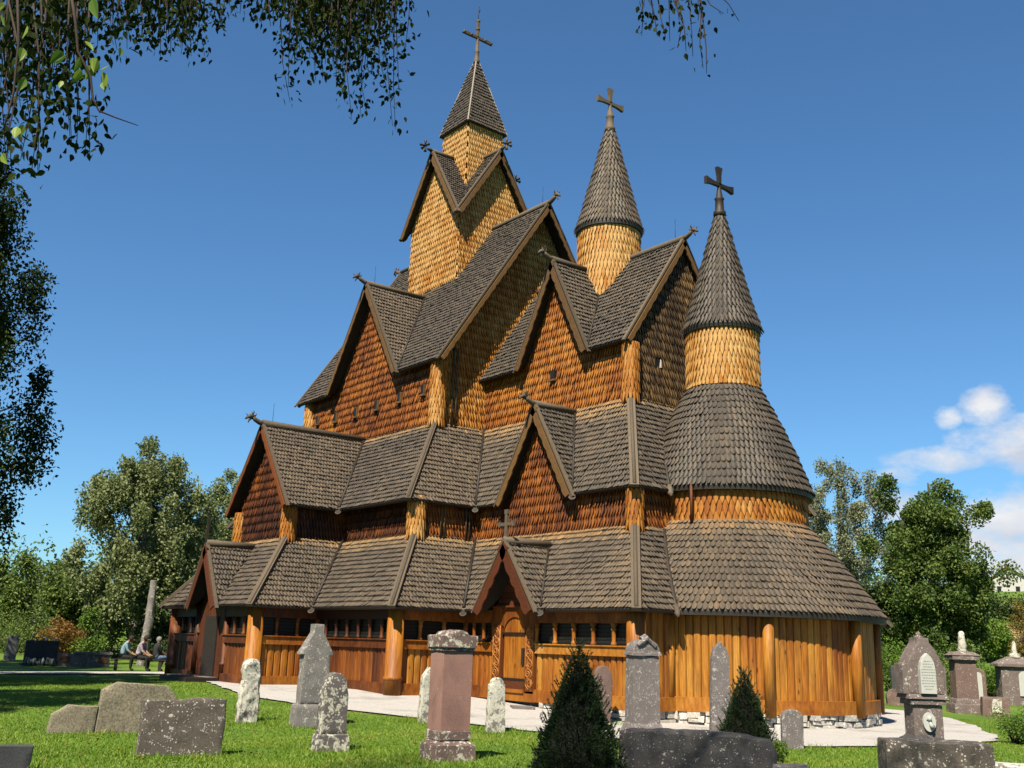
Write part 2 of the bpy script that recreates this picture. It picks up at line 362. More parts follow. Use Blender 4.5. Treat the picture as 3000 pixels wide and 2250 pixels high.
def verge(front_apex, foot, out, parent, mat=None, depth=.17, wave=True):
    a = np.array(foot, float); b = np.array(front_apex, float); o = np.array(out, float); L = np.linalg.norm(b-a); t = (b-a)/L
    nn = np.cross(t, o); nn = nn if nn[2] > 0 else -nn
    mb = MB(); N = max(8, int(L/.12)); tops = []; bots = []
    for i in range(N+1):
        f = i/N; s = a+t*(L*f); dd = depth*(.8+.22*abs(math.sin(f*L*math.pi/.42)) if wave else 1)
        tops.append(s-nn*.02+o*.02); bots.append(s-nn*dd+o*.02)
    V = tops+bots; V2 = [v+o*.045 for v in V]; m = len(V); F = []
    for i in range(N):
        F.append((m+i, m+i+1, m+N+1+i+1, m+N+1+i)); F.append((i+1, i, N+1+i, N+1+i+1)); F.append((N+1+i, m+N+1+i, m+N+1+i+1, N+1+i+1)); F.append((i, i+1, m+i+1, m+i))
    F += [(0, m, m+N+1, N+1), (N, N+N+1, m+2*N+1, m+N)]
    mb.add(V+V2, F); mb.build('verge_board', mat or M_TANWOOD, parent)
    mb = MB(); mb.beam(a-t*.12+nn*.055+o*-.02, b+t*.03+nn*.05+o*-.0, .11, .05, up=nn); mb.build('verge_cap', M_GREYWOOD, parent)
def ridge(p0, p1, parent, head=True, r=.10, s=1., rod=False):
    mb = MB(); a = np.array(p0, float)+[0, 0, .06]; b = np.array(p1, float)+[0, 0, .06]; d = (b-a)/np.linalg.norm(b-a)
    mb.tube([a, b+d*.02], r, 8); mb.build('ridge_beam', M_GREYWOOD, parent)
    if head:
        mb = MB(); dragon(mb, b+d*.02, d, s); mb.build('dragon_head', M_GREYWOOD, parent)
    if rod:
        mb = MB(); c = b-d*.35; mb.tube([c, c+np.array([0, 0, .75])], .008, 5); mb.build('lightning_rod', M_IRON, parent)
def hip(a, b, parent, w=.17, mat=None):
    a, b = np.array(a, float), np.array(b, float); mb = MB(); d = (b-a)/np.linalg.norm(b-a)
    mb.beam(a+[0, 0, .07], b+d*.10+[0, 0, .06], w, .10); mb.tube([a+[0, 0, .13], b+d*.10+[0, 0, .12]], .055, 7); mb.build('hip_board', mat or M_GREYWOOD, parent)
def valley(a, b, parent, tongue=True, w=.16):
    a, b = np.array(a, float), np.array(b, float); mb = MB(); d = (b-a)/np.linalg.norm(b-a)
    mb.tube([a+[0, 0, .10], b+[0, 0, .10]], w*.33, 6, rnd=.1); o = mb.build('valley_gutter', M_DARKWOOD, parent)
    if tongue:
        h = np.array([d[0], d[1], 0]); h /= np.linalg.norm(h); t = MB(); x = np.cross([0, 0, 1.], h)
        V = []; N = 7
        for k in range(N+1):           # a spout tongue with a rounded end
            ang = math.pi*k/N; V.append(b-d*.1+d*(.26+.11*math.sin(ang))+x*.09*math.cos(ang))
        V = [b-d*.25+x*.09]+V+[b-d*.25-x*.09]
        t.slab(up_out(np.array(V)+[0, 0, .04]), .07); t.build('gutter_spout', M_DARKWOOD, parent)
        t = MB(); t.tube([v+np.array([0, 0, .035]) for v in V[1:-1]], .014, 6); t.build('spout_edge', M_GREYWOOD, parent)
def rod(a, b, parent, r=.03, mat=None, name='corner_pipe'):
    mb = MB(); mb.tube([a, b], r, 7); mb.build(name, mat or M_GREYWOOD, parent)
def column(x, y, z0, z1, r, tone, parent, name='corner_post'):
    mb = MB(); mb.lathe((x, y, 0), [(r-.03, z0), (r-.03, z1)], 16, .5, tone-.2)
    cone_shingles(mb, x, y, [(r-.02, z0), (r-.02, z1)], .11, .33, .026, .022, SH_WALL, tone); mb.build(name, M_WALL, parent)
kn = (q.zr-q.ze)/q.ye; kc = (q.zcr-q.zce)/q.yce
# ---- nave: the high main roof, its cross gable and walls
for s in (-1, 1):
    yv = (q.zr-q.zg)/kn; vis = s < 0
    polys = [[(sx*q.wg, s*q.ye, q.ze), (sx*q.xv, s*q.ye, q.ze), (sx*q.xv, 0, q.zr), (0, 0, q.zr), (0, s*yv, q.zg)] for sx in (1, -1)]
    main = roof(polys, .38, see=vis)
    gp = [[(sx*q.wg, s*q.yg, q.ze), (sx*q.wg, s*(q.ye-.02), q.ze), (0, s*yv, q.zg), (0, s*q.yg, q.zg)] for sx in (1, -1)]
    gr = roof(gp, .56, name='gable_roof', see=vis)
    for sx in (1, -1): verge((0, s*q.yg, q.zg), (sx*q.wg, s*q.yg, q.ze), (0, s, 0), gr)
    ridge((0, s*yv, q.zg), (0, s*q.yg, q.zg), gr, rod=vis)
    if vis:
        for sx in (1, -1): valley((0, s*yv, q.zg), (sx*q.wg, s*q.ye, q.ze), gr, False, .12)
        for sx in (1, -1): verge((sx*q.xv, 0, q.zr), (sx*q.xv, s*q.ye, q.ze), (sx, 0, 0), main)
        ridge((0, 0, q.zr), (q.xv, 0, q.zr), main, s=1.1, rod=True); ridge((0, 0, q.zr), (-q.xv, 0, q.zr), main, s=1.1)
    else:
        for sx in (1, -1): verge((sx*q.xv, 0, q.zr), (sx*q.xv, s*q.ye, q.ze), (sx, 0, 0), main)
    zt = q.zr-kn*q.ynS-.12; kg = (q.zg-q.ze)/q.wg; wtri = (q.zg-.12-zt)/kg
    wins = [(-3.79, 9.84), (-2.31, 9.72), (-.77, 9.68), (.71, 9.72), (2.25, 9.75), (3.74, 9.76)]
    hs = [((x, -q.ynS, z), .09, .15) for x, z in wins] if vis else ()
    wl = wall([[(-q.xnE, s*q.ynS, q.zm1-.1), (q.xnE, s*q.ynS, q.zm1-.1), (q.xnE, s*q.ynS, zt), (wtri, s*q.ynS, zt+.004), (0, s*q.ynS, q.zg-.14), (-wtri, s*q.ynS, zt+.004), (-q.xnE, s*q.ynS, zt)]], (0, s, 0), .47, see=vis, b0=q.zm1, holes=hs)
    if vis:
        for x, z in wins:
            mb = MB(); mb.box((x, -q.ynS-.02, z), (.20, .16, .34)); o = mb.build('window_opening', M_IRON, wl)
            mb = MB(); mb.box((x+.02, -q.ynS-.08, z-.20), (.30, .14, .06)); mb.box((x+.125, -q.ynS-.06, z+.0), (.045, .12, .34)); mb.build('window_frame', M_TANWOOD, wl)
def kap(y0, z0, y1, z1, y): return z0+(z1-z0)*(y-y0)/(y1-y0)
for sx in (1, -1):
    zt = q.zr-kn*q.ynS-.12
    wl = wall([[(sx*q.xnE, -q.ynS, q.zm1-.1), (sx*q.xnE, q.ynS, q.zm1-.1), (sx*q.xnE, q.ynS, zt), (sx*q.xnE, 0, q.zr-.12), (sx*q.xnE, -q.ynS, zt)]], (sx, 0, 0), .82, see=sx > 0, b0=q.zm1)
    for sy in (-1, 1): column(sx*(q.xnE-.02), sy*(q.ynS-.02), q.zm1-.2, q.zr-kn*(q.ynS+.27)-.12, .29, .86, church)
    if sx > 0:
        for k in (0, .16): rod((q.xnE+.12, -q.ynS+.52+k, q.zm1-.1), (q.xnE+.12, -q.ynS+.52+k, 11.2), church)
# ---- tower over the crossing of the nave
tw = MB(); T = q.T; zb = q.zr-kn*T-.15; zf = q.zgf; kt = (q.zga-q.zgf)/q.g
for out in ((1, 0, 0), (-1, 0, 0), (0, 1, 0), (0, -1, 0)):
    o = np.array(out, float); x = np.cross([0, 0, 1.], o); L = lambda a, z: o*T+x*a+np.array([0, 0, z])
    zs = q.zga-kt*T-.1
    p = face([L(-T, zb), L(T, zb), L(T, zs), L(0, q.zga-.12), L(-T, zs)], out); tw.slab(p, .1, .5, .7)
    if out[0]+(-out[1]) > 0: shingles(tw, p, .135, .25, .042, .028, SH_WALL, .95 if out[1] < 0 else .93, b0=q.zr)
tower = tw.build('tower', M_WALL, church)
for out in ((1, 0, 0), (-1, 0, 0), (0, 1, 0), (0, -1, 0)):
    o = np.array(out, float); x = np.cross([0, 0, 1.], o); L = lambda d, a, z: o*d+x*a+np.array([0, 0, z])
    gr = roof([[L(q.g, sx*q.g, q.zgf), L(q.g, 0, q.zga), L(0, 0, q.zga)] for sx in (1, -1)], .42, name='gable_roof', parent=tower, w=.10, h=.155)
    for sx in (1, -1): verge(L(q.g, 0, q.zga), L(q.g, sx*q.g, q.zgf), out, tower, depth=.2)
    ridge(L(q.t, 0, q.zga), L(q.g, 0, q.zga), tower, False, .09)
    mb = MB(); b = L(q.g+.02, 0, q.zga+.04); U = np.array([0, 0, 1.])
    mb.tube([b, b+o*.22+U*.06], [.075, .055], 8); c = b+o*.34+U*.12
    for dv in (U, -U, o, x, -x): mb.tube([c, c+dv*.15, c+dv*.24], [.045, .04, .07], 7)
    mb.build('carved_finial', M_GREYWOOD if out[0] > 0 else M_DARKWOOD, tower)
sh = MB(); t_ = q.t
for out in ((1, 0, 0), (-1, 0, 0), (0, 1, 0), (0, -1, 0)):
    o = np.array(out, float); x = np.cross([0, 0, 1.], o); L = lambda a, z: o*t_+x*a+np.array([0, 0, z])
    p = face([L(-t_, q.zgf+1.2), L(t_, q.zgf+1.2), L(t_, q.zse+.25), L(-t_, q.zse+.25)], out); sh.slab(p, .08, .5, .8); shingles(sh, p, .125, .24, .042, .028, SH_WALL, 1.0, b0=q.zr)
sh.build('upper_shaft', M_WALL, tower)
sp = MB(); s_ = q.s; za = q.zsa
for out in ((1, 0, 0), (-1, 0, 0), (0, 1, 0), (0, -1, 0)):
    o = np.array(out, float); x = np.cross([0, 0, 1.], o); L = lambda d, a, z: o*d+x*a+np.array([0, 0, z])
    p = up_out([L(s_, -s_, q.zse), L(s_, s_, q.zse), L(.05, .05, za), L(.05, -.05, za)]); sp.slab(p, .06, .3, .2); shingles(sp, p, .105, .17, tone=.36)
spire = sp.build('spire', M_ROOF, tower)
mb = MB()
for sx in (1, -1):
    for sy in (1, -1): mb.beam((sx*s_, sy*s_, q.zse+.03), (sx*.06, sy*.06, za+.02), .05, .03)
mb.build('spire_edge', M_SILVER, tower)
def cross(name, x, y, z0, zc, z1, half, parent, flare=True, mat=None, base_r=.11, arm=.09):
    mb = MB()
    mb.lathe((x, y, 0), [(base_r*1.25, z0-.1), (base_r*1.3, z0+.05), (base_r*.95, z0+.12), (base_r*.85, z0+.45), (base_r*1.05, z0+.5), (base_r*.75, z0+.55), (.06, zc-.12), (.05, zc)], 12)
    Z = np.array([0, 0, 1.]); C0 = np.array([x, y, zc])
    for dv, L in ((Z, z1-zc), (np.array([0, 1., 0]), half), (np.array([0, -1., 0]), half)):
        e = np.array([1., 0, 0]); pz = np.cross(dv, e); w0, w1 = .05, (.12 if flare else .06)
        V = []
        for d_, w_ in ((0, w0), (L*.55, w0*1.25), (L, w1)):
            for sx in (-1, 1):
                for sz in (-1, 1): V.append(C0+dv*d_+e*sx*.055+pz*sz*w_)
        F = []
        for k in (0, 4): F += [(k, k+1, k+5, k+4), (k+3, k+2, k+6, k+7), (k+2, k, k+4, k+6), (k+1, k+3, k+7, k+5)]
        F += [(8, 9, 11, 10), (0, 2, 3, 1)]
        mb.add(V, F)
        if not flare:
            mb.tube([C0+dv*L*.45, C0+dv*L*.55], .085, 8); mb.tube([C0+dv*L*.9, C0+dv*L*1.02], [.06, .10], 8)
    return mb.build(name, mat or M_DARKWOOD, parent)
cross('cross', 0, 0, za-.05, 27.01, 27.84, .74, tower, False, M_GREYWOOD)
mb = MB(); mb.tube([(0, 0, 27.84), (0, 0, 28.5)], .014, 5); mb.tube([(0, .01, 28.2), (0, .03, 28.38), (0, 0, 28.58)], [.01, .045, .006], 5); mb.build('weather_vane', M_IRON, tower)
# ---- chancel: upper roof, cross gable, walls, round turret
for s in (-1, 1):
    vis = s < 0; yv = (q.zcr-q.zctg)/kc; yf = max(q.ycv, q.yce+.04)
    main = roof([[(q.xcg+q.wct, s*q.yce, q.zce), (q.xcv, s*q.yce, q.zce), (q.xcv, 0, q.zcr), (q.xcg, 0, q.zcr), (q.xcg, s*yv, q.zctg)],
                 [(q.xnE, s*q.yce, q.zce), (q.xcg-q.wct, s*q.yce, q.zce), (q.xcg, s*yv, q.zctg), (q.xcg, 0, q.zcr), (q.xnE, 0, q.zcr)]], .42, see=vis)
    gr = roof([[(q.xcg+sx*q.wct, s*yf, q.zce), (q.xcg+sx*q.wct, s*(q.yce-.02), q.zce), (q.xcg, s*yv, q.zctg), (q.xcg, s*yf, q.zctg)] for sx in (1, -1)], .50, name='gable_roof', see=vis, w=.12, h=.18)
    for sx in (1, -1): verge((q.xcg, s*yf, q.zctg), (q.xcg+sx*q.wct, s*yf, q.zce), (0, s, 0), gr, depth=.22)
    ridge((q.xcg, s*.9, q.zctg), (q.xcg, s*yf, q.zctg), gr, rod=False)
    verge((q.xcv, 0, q.zcr), (q.xcv, s*q.yce, q.zce), (1, 0, 0), main)
    if vis:
        valley((q.xcg, s*yv, q.zctg), (q.xcg+q.wct, s*q.yce, q.zce), gr, False, .1)
        ridge((q.xnE, 0, q.zcr), (q.xcv, 0, q.zcr), main, s=1., rod=True)
    zt = q.zcr-kc*q.yc-.12; kg = (q.zctg-q.zce)/q.wct; wt = (q.zctg-.12-zt)/kg
    wl = wall([[(q.xnE, s*q.yc, q.zm1-.1), (q.xc, s*q.yc, q.zm1-.1), (q.xc, s*q.yc, zt), (q.xcg+wt, s*q.yc, zt+.004), (q.xcg, s*q.yc, q.zctg-.14), (q.xcg-wt, s*q.yc, zt+.004), (q.xnE, s*q.yc, zt)]], (0, s, 0), .57, see=vis, b0=q.zm1, holes=[((8.21, -q.yc, 9.82), .09, .13)])
    if vis:
        mb = MB(); mb.box((8.21, -q.yc-.02, 9.82), (.20, .16, .30)); mb.build('window_opening', M_IRON, wl)
        mb = MB(); mb.box((8.23, -q.yc-.08, 9.64), (.30, .14, .06)); mb.build('window_frame', M_TANWOOD, wl)
    column(q.xc-.02, s*(q.yc-.02), q.zm1-.2, zt-.40, .27, .80, church)
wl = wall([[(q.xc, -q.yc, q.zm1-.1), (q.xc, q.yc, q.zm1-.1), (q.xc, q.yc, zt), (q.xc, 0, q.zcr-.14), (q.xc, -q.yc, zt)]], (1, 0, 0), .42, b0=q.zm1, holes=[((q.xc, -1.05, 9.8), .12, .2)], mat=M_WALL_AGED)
mb = MB(); mb.box((q.xc+.0, -1.05, 9.8), (.06, .22, .36)); mb.build('window_opening', M_IRON, wl)
mb = MB(); mb.slab(face([(q.xc+.06, -1.0, 9.64), (q.xc+.06, -.94, 9.64), (q.xc+.06, -.94, 9.84), (q.xc+.06, -.97, 9.9)], (1, 0, 0)), .03); mb.build('window_shutter', M_WHITE, wl)
tu = MB(); tu.lathe((q.xcg, 0, 0), [(q.rt-.05, 10.6), (q.rt-.05, q.zte+.1)], 40, .5, .8, False)
cone_shingles(tu, q.xcg, 0, [(q.rt-.03, 10.6), (q.rt-.03, q.zte+.15)], .125, .33, .042, .028, SH_WALL, .97)
turret = tu.build('turret', M_WALL, church)
tr = MB(); pr = [(q.rte, q.zte), (q.rte*.86, q.zte+.50), (.62*q.rte, q.zte+1.6), (.13, 19.28)]
tr.lathe((q.xcg, 0, 0), [(q.rte-.02, q.zte-.1)]+[(r-.02, z) for r, z in pr], 40, .3, .15, False); cone_shingles(tr, q.xcg, 0, pr, .125, .26, tone=.50, shape=SH_WALL)
tr.build('cone_roof', M_ROOF, turret)
cross('cross', q.xcg, 0, 19.25, 20.27, 20.84, .62, turret, True, M_GREYWOOD, .15)
# ---- middle tier: nave aisle with the south porch gable, chancel aisle
for s in (-1, 1):
    vis = s < 0; yv = line_z(q.zmg, q.zm1, q.ynS, q.zm0, q.ymS)
    for sx in (1, -1):
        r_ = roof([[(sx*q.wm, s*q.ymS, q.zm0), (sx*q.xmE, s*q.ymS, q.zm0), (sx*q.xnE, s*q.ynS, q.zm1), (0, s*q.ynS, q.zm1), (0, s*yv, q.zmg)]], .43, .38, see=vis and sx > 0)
    gr = roof([[(sx*q.wm, s*q.ymg, q.zm0), (sx*q.wm, s*q.ymS, q.zm0), (0, s*yv, q.zmg), (0, s*q.ymg, q.zmg)] for sx in (1, -1)], .52, name='gable_roof', see=vis, w=.115)
    for sx in (1, -1): verge((0, s*q.ymg, q.zmg), (sx*q.wm, s*q.ymg, q.zm0), (0, s, 0), gr, M_CARVE if vis else None)
    ridge((0, s*yv, q.zmg), (0, s*q.ymg, q.zmg), gr, r=.12, rod=vis, s=1.1)
    valley((0, s*yv, q.zmg), (q.wm, s*q.ymS, q.zm0), gr)
    for sx in (1, -1): hip((sx*q.xnE, s*q.ynS, q.zm1), (sx*q.xmE, s*q.ymS, q.zm0), r_)
    # roof over the chancel aisle
    yc2 = line_z(q.zcg, q.zm1, q.yc, q.zm0, q.ymc); yf = q.ymc+.06
    cr = roof([[(q.xcg2+q.wcg, s*q.ymc, q.zm0), (q.xmcE, s*q.ymc, q.zm0), (q.xc, s*q.yc, q.zm1), (q.xcg2, s*q.yc, q.zm1), (q.xcg2, s*yc2, q.zcg)],
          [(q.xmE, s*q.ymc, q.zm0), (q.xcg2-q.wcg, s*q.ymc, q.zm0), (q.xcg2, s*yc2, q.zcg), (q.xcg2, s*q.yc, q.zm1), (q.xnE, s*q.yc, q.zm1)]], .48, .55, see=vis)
    gr = roof([[(q.xcg2+sx*q.wcg, s*yf, q.zm0), (q.xcg2+sx*q.wcg, s*(q.ymc-.02), q.zm0), (q.xcg2, s*yc2, q.zcg), (q.xcg2, s*yf, q.zcg)] for sx in (1, -1)], .40, name='gable_roof', see=vis, w=.12, h=.18)
    for sx in (1, -1): verge((q.xcg2, s*yf, q.zcg), (q.xcg2+sx*q.wcg, s*yf, q.zm0), (0, s, 0), gr, depth=.22)
    ridge((q.xcg2, s*yc2, q.zcg), (q.xcg2, s*yf, q.zcg), gr)
    if vis:
        valley((q.xcg2, s*yc2, q.zcg), (q.xcg2+q.wcg, s*q.ymc, q.zm0), gr, True, .12)
        valley((q.xnE, s*q.yc, q.zm1), (q.xmE, s*q.ymc, q.zm0), cr)
    hip((q.xc, s*q.yc, q.zm1), (q.xmcE, s*q.ymc, q.zm0), cr, .24)
    for sx in (1, -1):
        P_ = [(sx*q.xmE, s*q.ymS, q.zm0), (sx*q.xmE, s*(q.ymc if sx > 0 else 0), q.zm0), (sx*q.xnE, s*(q.yc if sx > 0 else 0), q.zm1), (sx*q.xnE, s*q.ynS, q.zm1)]
        roof([P_], .54, .3, see=vis and sx > 0, w=.115)
    # walls of the middle tier
    zt = q.zm0+.25
    zg_ = lambda x: q.zm0+(q.zmg-q.zm0)*(1-abs(x)/q.wm)-.14
    pw = wall([[(-q.xmw, s*q.ymw, q.zl1-.1), (q.xmw, s*q.ymw, q.zl1-.1), (q.xmw, s*q.ymw, zg_(q.xmw)), (0, s*q.ymw, zg_(0)), (-q.xmw, s*q.ymw, zg_(q.xmw))]], (0, s, 0), .20, see=vis, b0=q.zl1)
    for sx in (1, -1):
        wall([[(sx*q.xmw, s*q.ymw, q.zl1-.1), (sx*q.xmw, s*q.ylw, q.zl1-.1), (sx*q.xmw, s*q.ylw, zg_(q.xmw)), (sx*q.xmw, s*q.ymw, zg_(q.xmw))]], (sx, 0, 0), .16, see=vis and sx > 0, b0=q.zl1)
        column(sx*(q.xmw-.02), s*(q.ymw-.02), q.zl1-.2, zg_(q.xmw)-.36, .26, .72, church)
        wall([[(sx*q.xmw, s*q.ylw, q.zl1-.1), (sx*q.xlw, s*q.ylw, q.zl1-.1), (sx*q.xlw, s*q.ylw, zt+.2), (sx*q.xmw, s*q.ylw, zt+.2)]], (0, s, 0), .20, see=vis and sx > 0, b0=q.zl1)
        wall([[(sx*q.xlw, s*q.ylw, q.zl1-.1), (sx*q.xlw, s*(q.ycw if sx > 0 else 0), q.zl1-.1), (sx*q.xlw, s*(q.ycw if sx > 0 else 0), zt+.2), (sx*q.xlw, s*q.ylw, zt+.2)]], (sx, 0, 0), .30, see=vis and sx > 0, b0=q.zl1)
        column(sx*(q.xlw-.02), s*(q.ylw-.02), q.zl1-.2, zt-.08, .29, .80, church)
    if vis:
        for k in (0, .13, .95, 1.08): rod((q.xlw+.1, -q.ylw+.85+k, q.zl1-.1), (q.xlw+.1, -q.ylw+.85+k, zt+.2), church, .022)
    zc_ = lambda x: q.zm0+(q.zcg-q.zm0)*(1-abs(x)/q.wcg)-.14
    wt = (q.zcg-.14-zt)/((q.zcg-q.zm0)/q.wcg)
    wall([[(q.xlw, s*q.ycw, q.zl1-.1), (q.xcw, s*q.ycw, q.zl1-.1), (q.xcw, s*q.ycw, zt), (q.xcg2+wt, s*q.ycw, zt+.004), (q.xcg2, s*q.ycw, q.zcg-.16), (q.xcg2-wt, s*q.ycw, zt+.004), (q.xlw, s*q.ycw, zt)]], (0, s, 0), .40, see=vis, b0=q.zl1)
    column(q.xcw-.02, s*(q.ycw-.02), q.zl1-.2, zt-.1, .25, .70, church)
wall([[(q.xcw, -q.ycw, q.zl1-.1), (q.xcw, q.ycw, q.zl1-.1), (q.xcw, q.ycw, zt), (q.xcw, -q.ycw, zt)]], (1, 0, 0), .5, b0=q.zl1)
roof([[(q.xmcE, -q.ymc, q.zm0), (q.xmcE, q.ymc, q.zm0), (q.xc, q.yc, q.zm1), (q.xc, -q.yc, q.zm1)]], .40, .2, w=.115)
# ---- lowest tier: the roof over the outer gallery
for s in (-1, 1):
    vis = s < 0; yv = line_z(q.zpo, q.zl1, q.ymw, q.zl0, q.ylp)
    for sx in (1, -1):
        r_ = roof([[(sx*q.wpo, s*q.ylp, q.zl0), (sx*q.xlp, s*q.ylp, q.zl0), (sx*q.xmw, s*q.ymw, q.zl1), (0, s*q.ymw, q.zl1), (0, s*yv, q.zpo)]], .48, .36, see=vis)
        hip((sx*q.xmw, s*q.ymw, q.zl1), (sx*q.xlp, s*q.ylp, q.zl0), r_, .2)
        e_ = roof([[(sx*q.xlp, s*q.ylp, q.zl0), (sx*q.xlp, s*q.ylS, q.zl0), (sx*q.xmw, s*q.ylw, q.zl1), (sx*q.xmw, s*q.ymw, q.zl1)]], .54, .3, see=vis and sx > 0, w=.115)
        if vis and sx > 0: valley((sx*q.xmw, s*q.ylw, q.zl1), (sx*q.xlp, s*q.ylS, q.zl0), e_)
        n_ = roof([[(sx*q.xlp, s*q.ylS, q.zl0), (sx*q.xlE, s*q.ylS, q.zl0), (sx*q.xlw, s*q.ylw, q.zl1), (sx*q.xmw, s*q.ylw, q.zl1)]], .52, .42, see=vis and sx > 0)
        hip((sx*q.xlw, s*q.ylw, q.zl1), (sx*q.xlE, s*q.ylS, q.zl0), n_, .22)
        ye_, yt_ = (q.ylc, q.ycw) if sx > 0 else (0, 0)
        f_ = roof([[(sx*q.xlE, s*q.ylS, q.zl0), (sx*q.xlE, s*ye_, q.zl0), (sx*q.xlw, s*yt_, q.zl1), (sx*q.xlw, s*q.ylw, q.zl1)]], .58, .3, see=vis and sx > 0, w=.115)
        if vis and sx > 0: valley((q.xlw, s*q.ycw, q.zl1), (q.xlE, s*q.ylc, q.zl0), f_)
    gr = roof([[(sx*q.wpo, s*q.ypo, q.zl0), (sx*q.wpo, s*(q.ylp-.02), q.zl0), (0, s*yv, q.zpo), (0, s*q.ypo, q.zpo)] for sx in (1, -1)], .46, name='gable_roof', see=vis, w=.115)
    for sx in (1, -1): verge((0, s*q.ypo, q.zpo), (sx*q.wpo, s*q.ypo, q.zl0), (0, s, 0), gr, M_REDWOOD, .26, False)
    ridge((0, s*yv, q.zpo), (0, s*q.ypo, q.zpo), gr, False, .11)
    mb = MB(); mb.beam((0, s*(q.ypo+.02), q.zpo-.1), (0, s*(q.ypo+.02), q.zpo+.95), .07, .07, up=(0, 1, 0)); mb.box((0, s*(q.ypo+.02), q.zpo+.62), (.05, .06, .08)); mb.build('gable_post', M_DARKWOOD, gr)
    # chancel gallery with its portal gable
    yv = line_z(q.zpg, q.zl1, q.ycw, q.zl0, q.ylc)
    cr = roof([[(q.xpg+q.wp, s*q.ylc, q.zl0), (q.xcE, s*q.ylc, q.zl0), (q.xcw, s*q.ycw, q.zl1), (q.xpg, s*q.ycw, q.zl1), (q.xpg, s*yv, q.zpg)],
               [(q.xlE, s*q.ylc, q.zl0), (q.xpg-q.wp, s*q.ylc, q.zl0), (q.xpg, s*yv, q.zpg), (q.xpg, s*q.ycw, q.zl1), (q.xlw, s*q.ycw, q.zl1)]], .56, .45, see=vis)
    hip((q.xcw, s*q.ycw, q.zl1), (q.xcE, s*q.ylc, q.zl0), cr, .24)
    gr = roof([[(q.xpg+sx*q.wp, s*q.ypg, q.zl0), (q.xpg+sx*q.wp, s*(q.ylc-.02), q.zl0), (q.xpg, s*yv, q.zpg), (q.xpg, s*q.ypg, q.zpg)] for sx in (1, -1)], .55, name='gable_roof', see=vis, w=.115)
    if vis:
        for sx in (1, -1): verge((q.xpg, s*q.ypg, q.zpg), (q.xpg+sx*q.wp, s*q.ypg, q.zl0), (0, s, 0), gr, M_REDWOOD, .30)
        ridge((q.xpg, s*yv, q.zpg), (q.xpg, s*q.ypg, q.zpg), gr, False, .11)
        valley((q.xpg, s*yv, q.zpg), (q.xpg+q.wp, s*q.ylc, q.zl0), gr, True, .1)
        mb = MB(); c = np.array((q.xpg, -q.ypg+.05, q.zpg)); mb.beam(c, c+[0, 0, .78], .10, .07, up=(0, 1, 0))
        mb.box(c+[0, 0, .84], (.14, .08, .12)); mb.box(c+[0, 0, .50], (.62, .06, .09))
        for sx in (1, -1): mb.box(c+[sx*.30, 0, .50], (.08, .07, .14))
        mb.build('gable_cross', M_GREYWOOD, gr)
roof([[(q.xcE, -q.ylc, q.zl0), (q.xcE, q.ylc, q.zl0), (q.xcw, q.ycw, q.zl1), (q.xcw, -q.ycw, q.zl1)]], .46, .2, w=.115)
# ---- the round apse: three shingled drums, two bell roofs and the pointed cone
xa = q.xa; ap = MB()
ap.lathe((xa, 0, 0), [(q.r1-.05, q.za1-.4), (q.r1-.05, q.zae+.15)], 40, .5, .7, False)
cone_shingles(ap, xa, 0, [(q.r1-.03, q.za1-.15), (q.r1-.03, q.zae+.2)], .125, .33, .042, .028, SH_WALL, .95)
apse = ap.build('apse', M_WALL, church)
mb = MB(); pr = [(q.r1e+.02, q.zae), (q.r1e*.84, q.zae+.62), (.57*q.r1e, q.zae+1.75), (.12, 14.46)]
mb.lathe((xa, 0, 0), [(q.r1e-.02, q.zae-.1)]+[(r-.02, z) for r, z in pr], 40, .3, .15, False); cone_shingles(mb, xa, 0, pr, .125, .26, tone=.38, shape=SH_WALL); mb.build('cone_roof', M_ROOF, apse)
cross('cross', xa, 0, 14.42, 15.38, 15.97, .63, apse, True, M_DARKWOOD, .15)
def bell(r0, z0, r1, z1, bulge, n=10):
    o = []
    for i in range(n+1):
        t = i/n; o.append((r0+(r1-r0)*t+bulge*math.sin(math.pi*t), z0+(z1-z0)*t+bulge*.4*math.sin(math.pi*t)))
    return o
mb = MB(); pr = bell(q.r2e, q.zm0a, q.r1, q.za1, .06)
mb.lathe((xa, 0, 0), [(q.r2e-.03, q.zm0a-.11)]+[(r-.02, z) for r, z in pr], 64, .3, .15, False); cone_shingles(mb, xa, 0, pr, .135, .225, tone=.36); mb.build('bell_roof', M_ROOF, apse)
mb = MB(); mb.lathe((xa, 0, 0), [(q.r2-.05, q.zl1a-.6), (q.r2-.05, q.zm0a+.3)], 64, .5, .5, False)
cone_shingles(mb, xa, 0, [(q.r2-.03, q.zl1a-.2), (q.r2-.03, q.zm0a+.3)], .16, .30, .042, .028, SH_WALL, .68); mb.build('drum', M_WALL, apse)
mb = MB(); pr = bell(q.r3e, q.zl0a, q.r2, q.zl1a, .02)
mb.lathe((xa, 0, 0), [(q.r3e-.03, q.zl0a-.11)]+[(r-.02, z) for r, z in pr], 80, .3, .15, False); cone_shingles(mb, xa, 0, pr, .135, .225, tone=.55, topband=.5, band_tone=.8); mb.build('bell_roof', M_ROOF, apse)
rod((xa+q.r2*math.cos(R(-72))+.05, q.r2*math.sin(R(-72))-.12, q.zl1a-.1), (xa+q.r2*math.cos(R(-72))+.05, q.r2*math.sin(R(-72))-.12, q.zm0a+.1), apse, .045, M_REDWOOD, 'down_pipe')
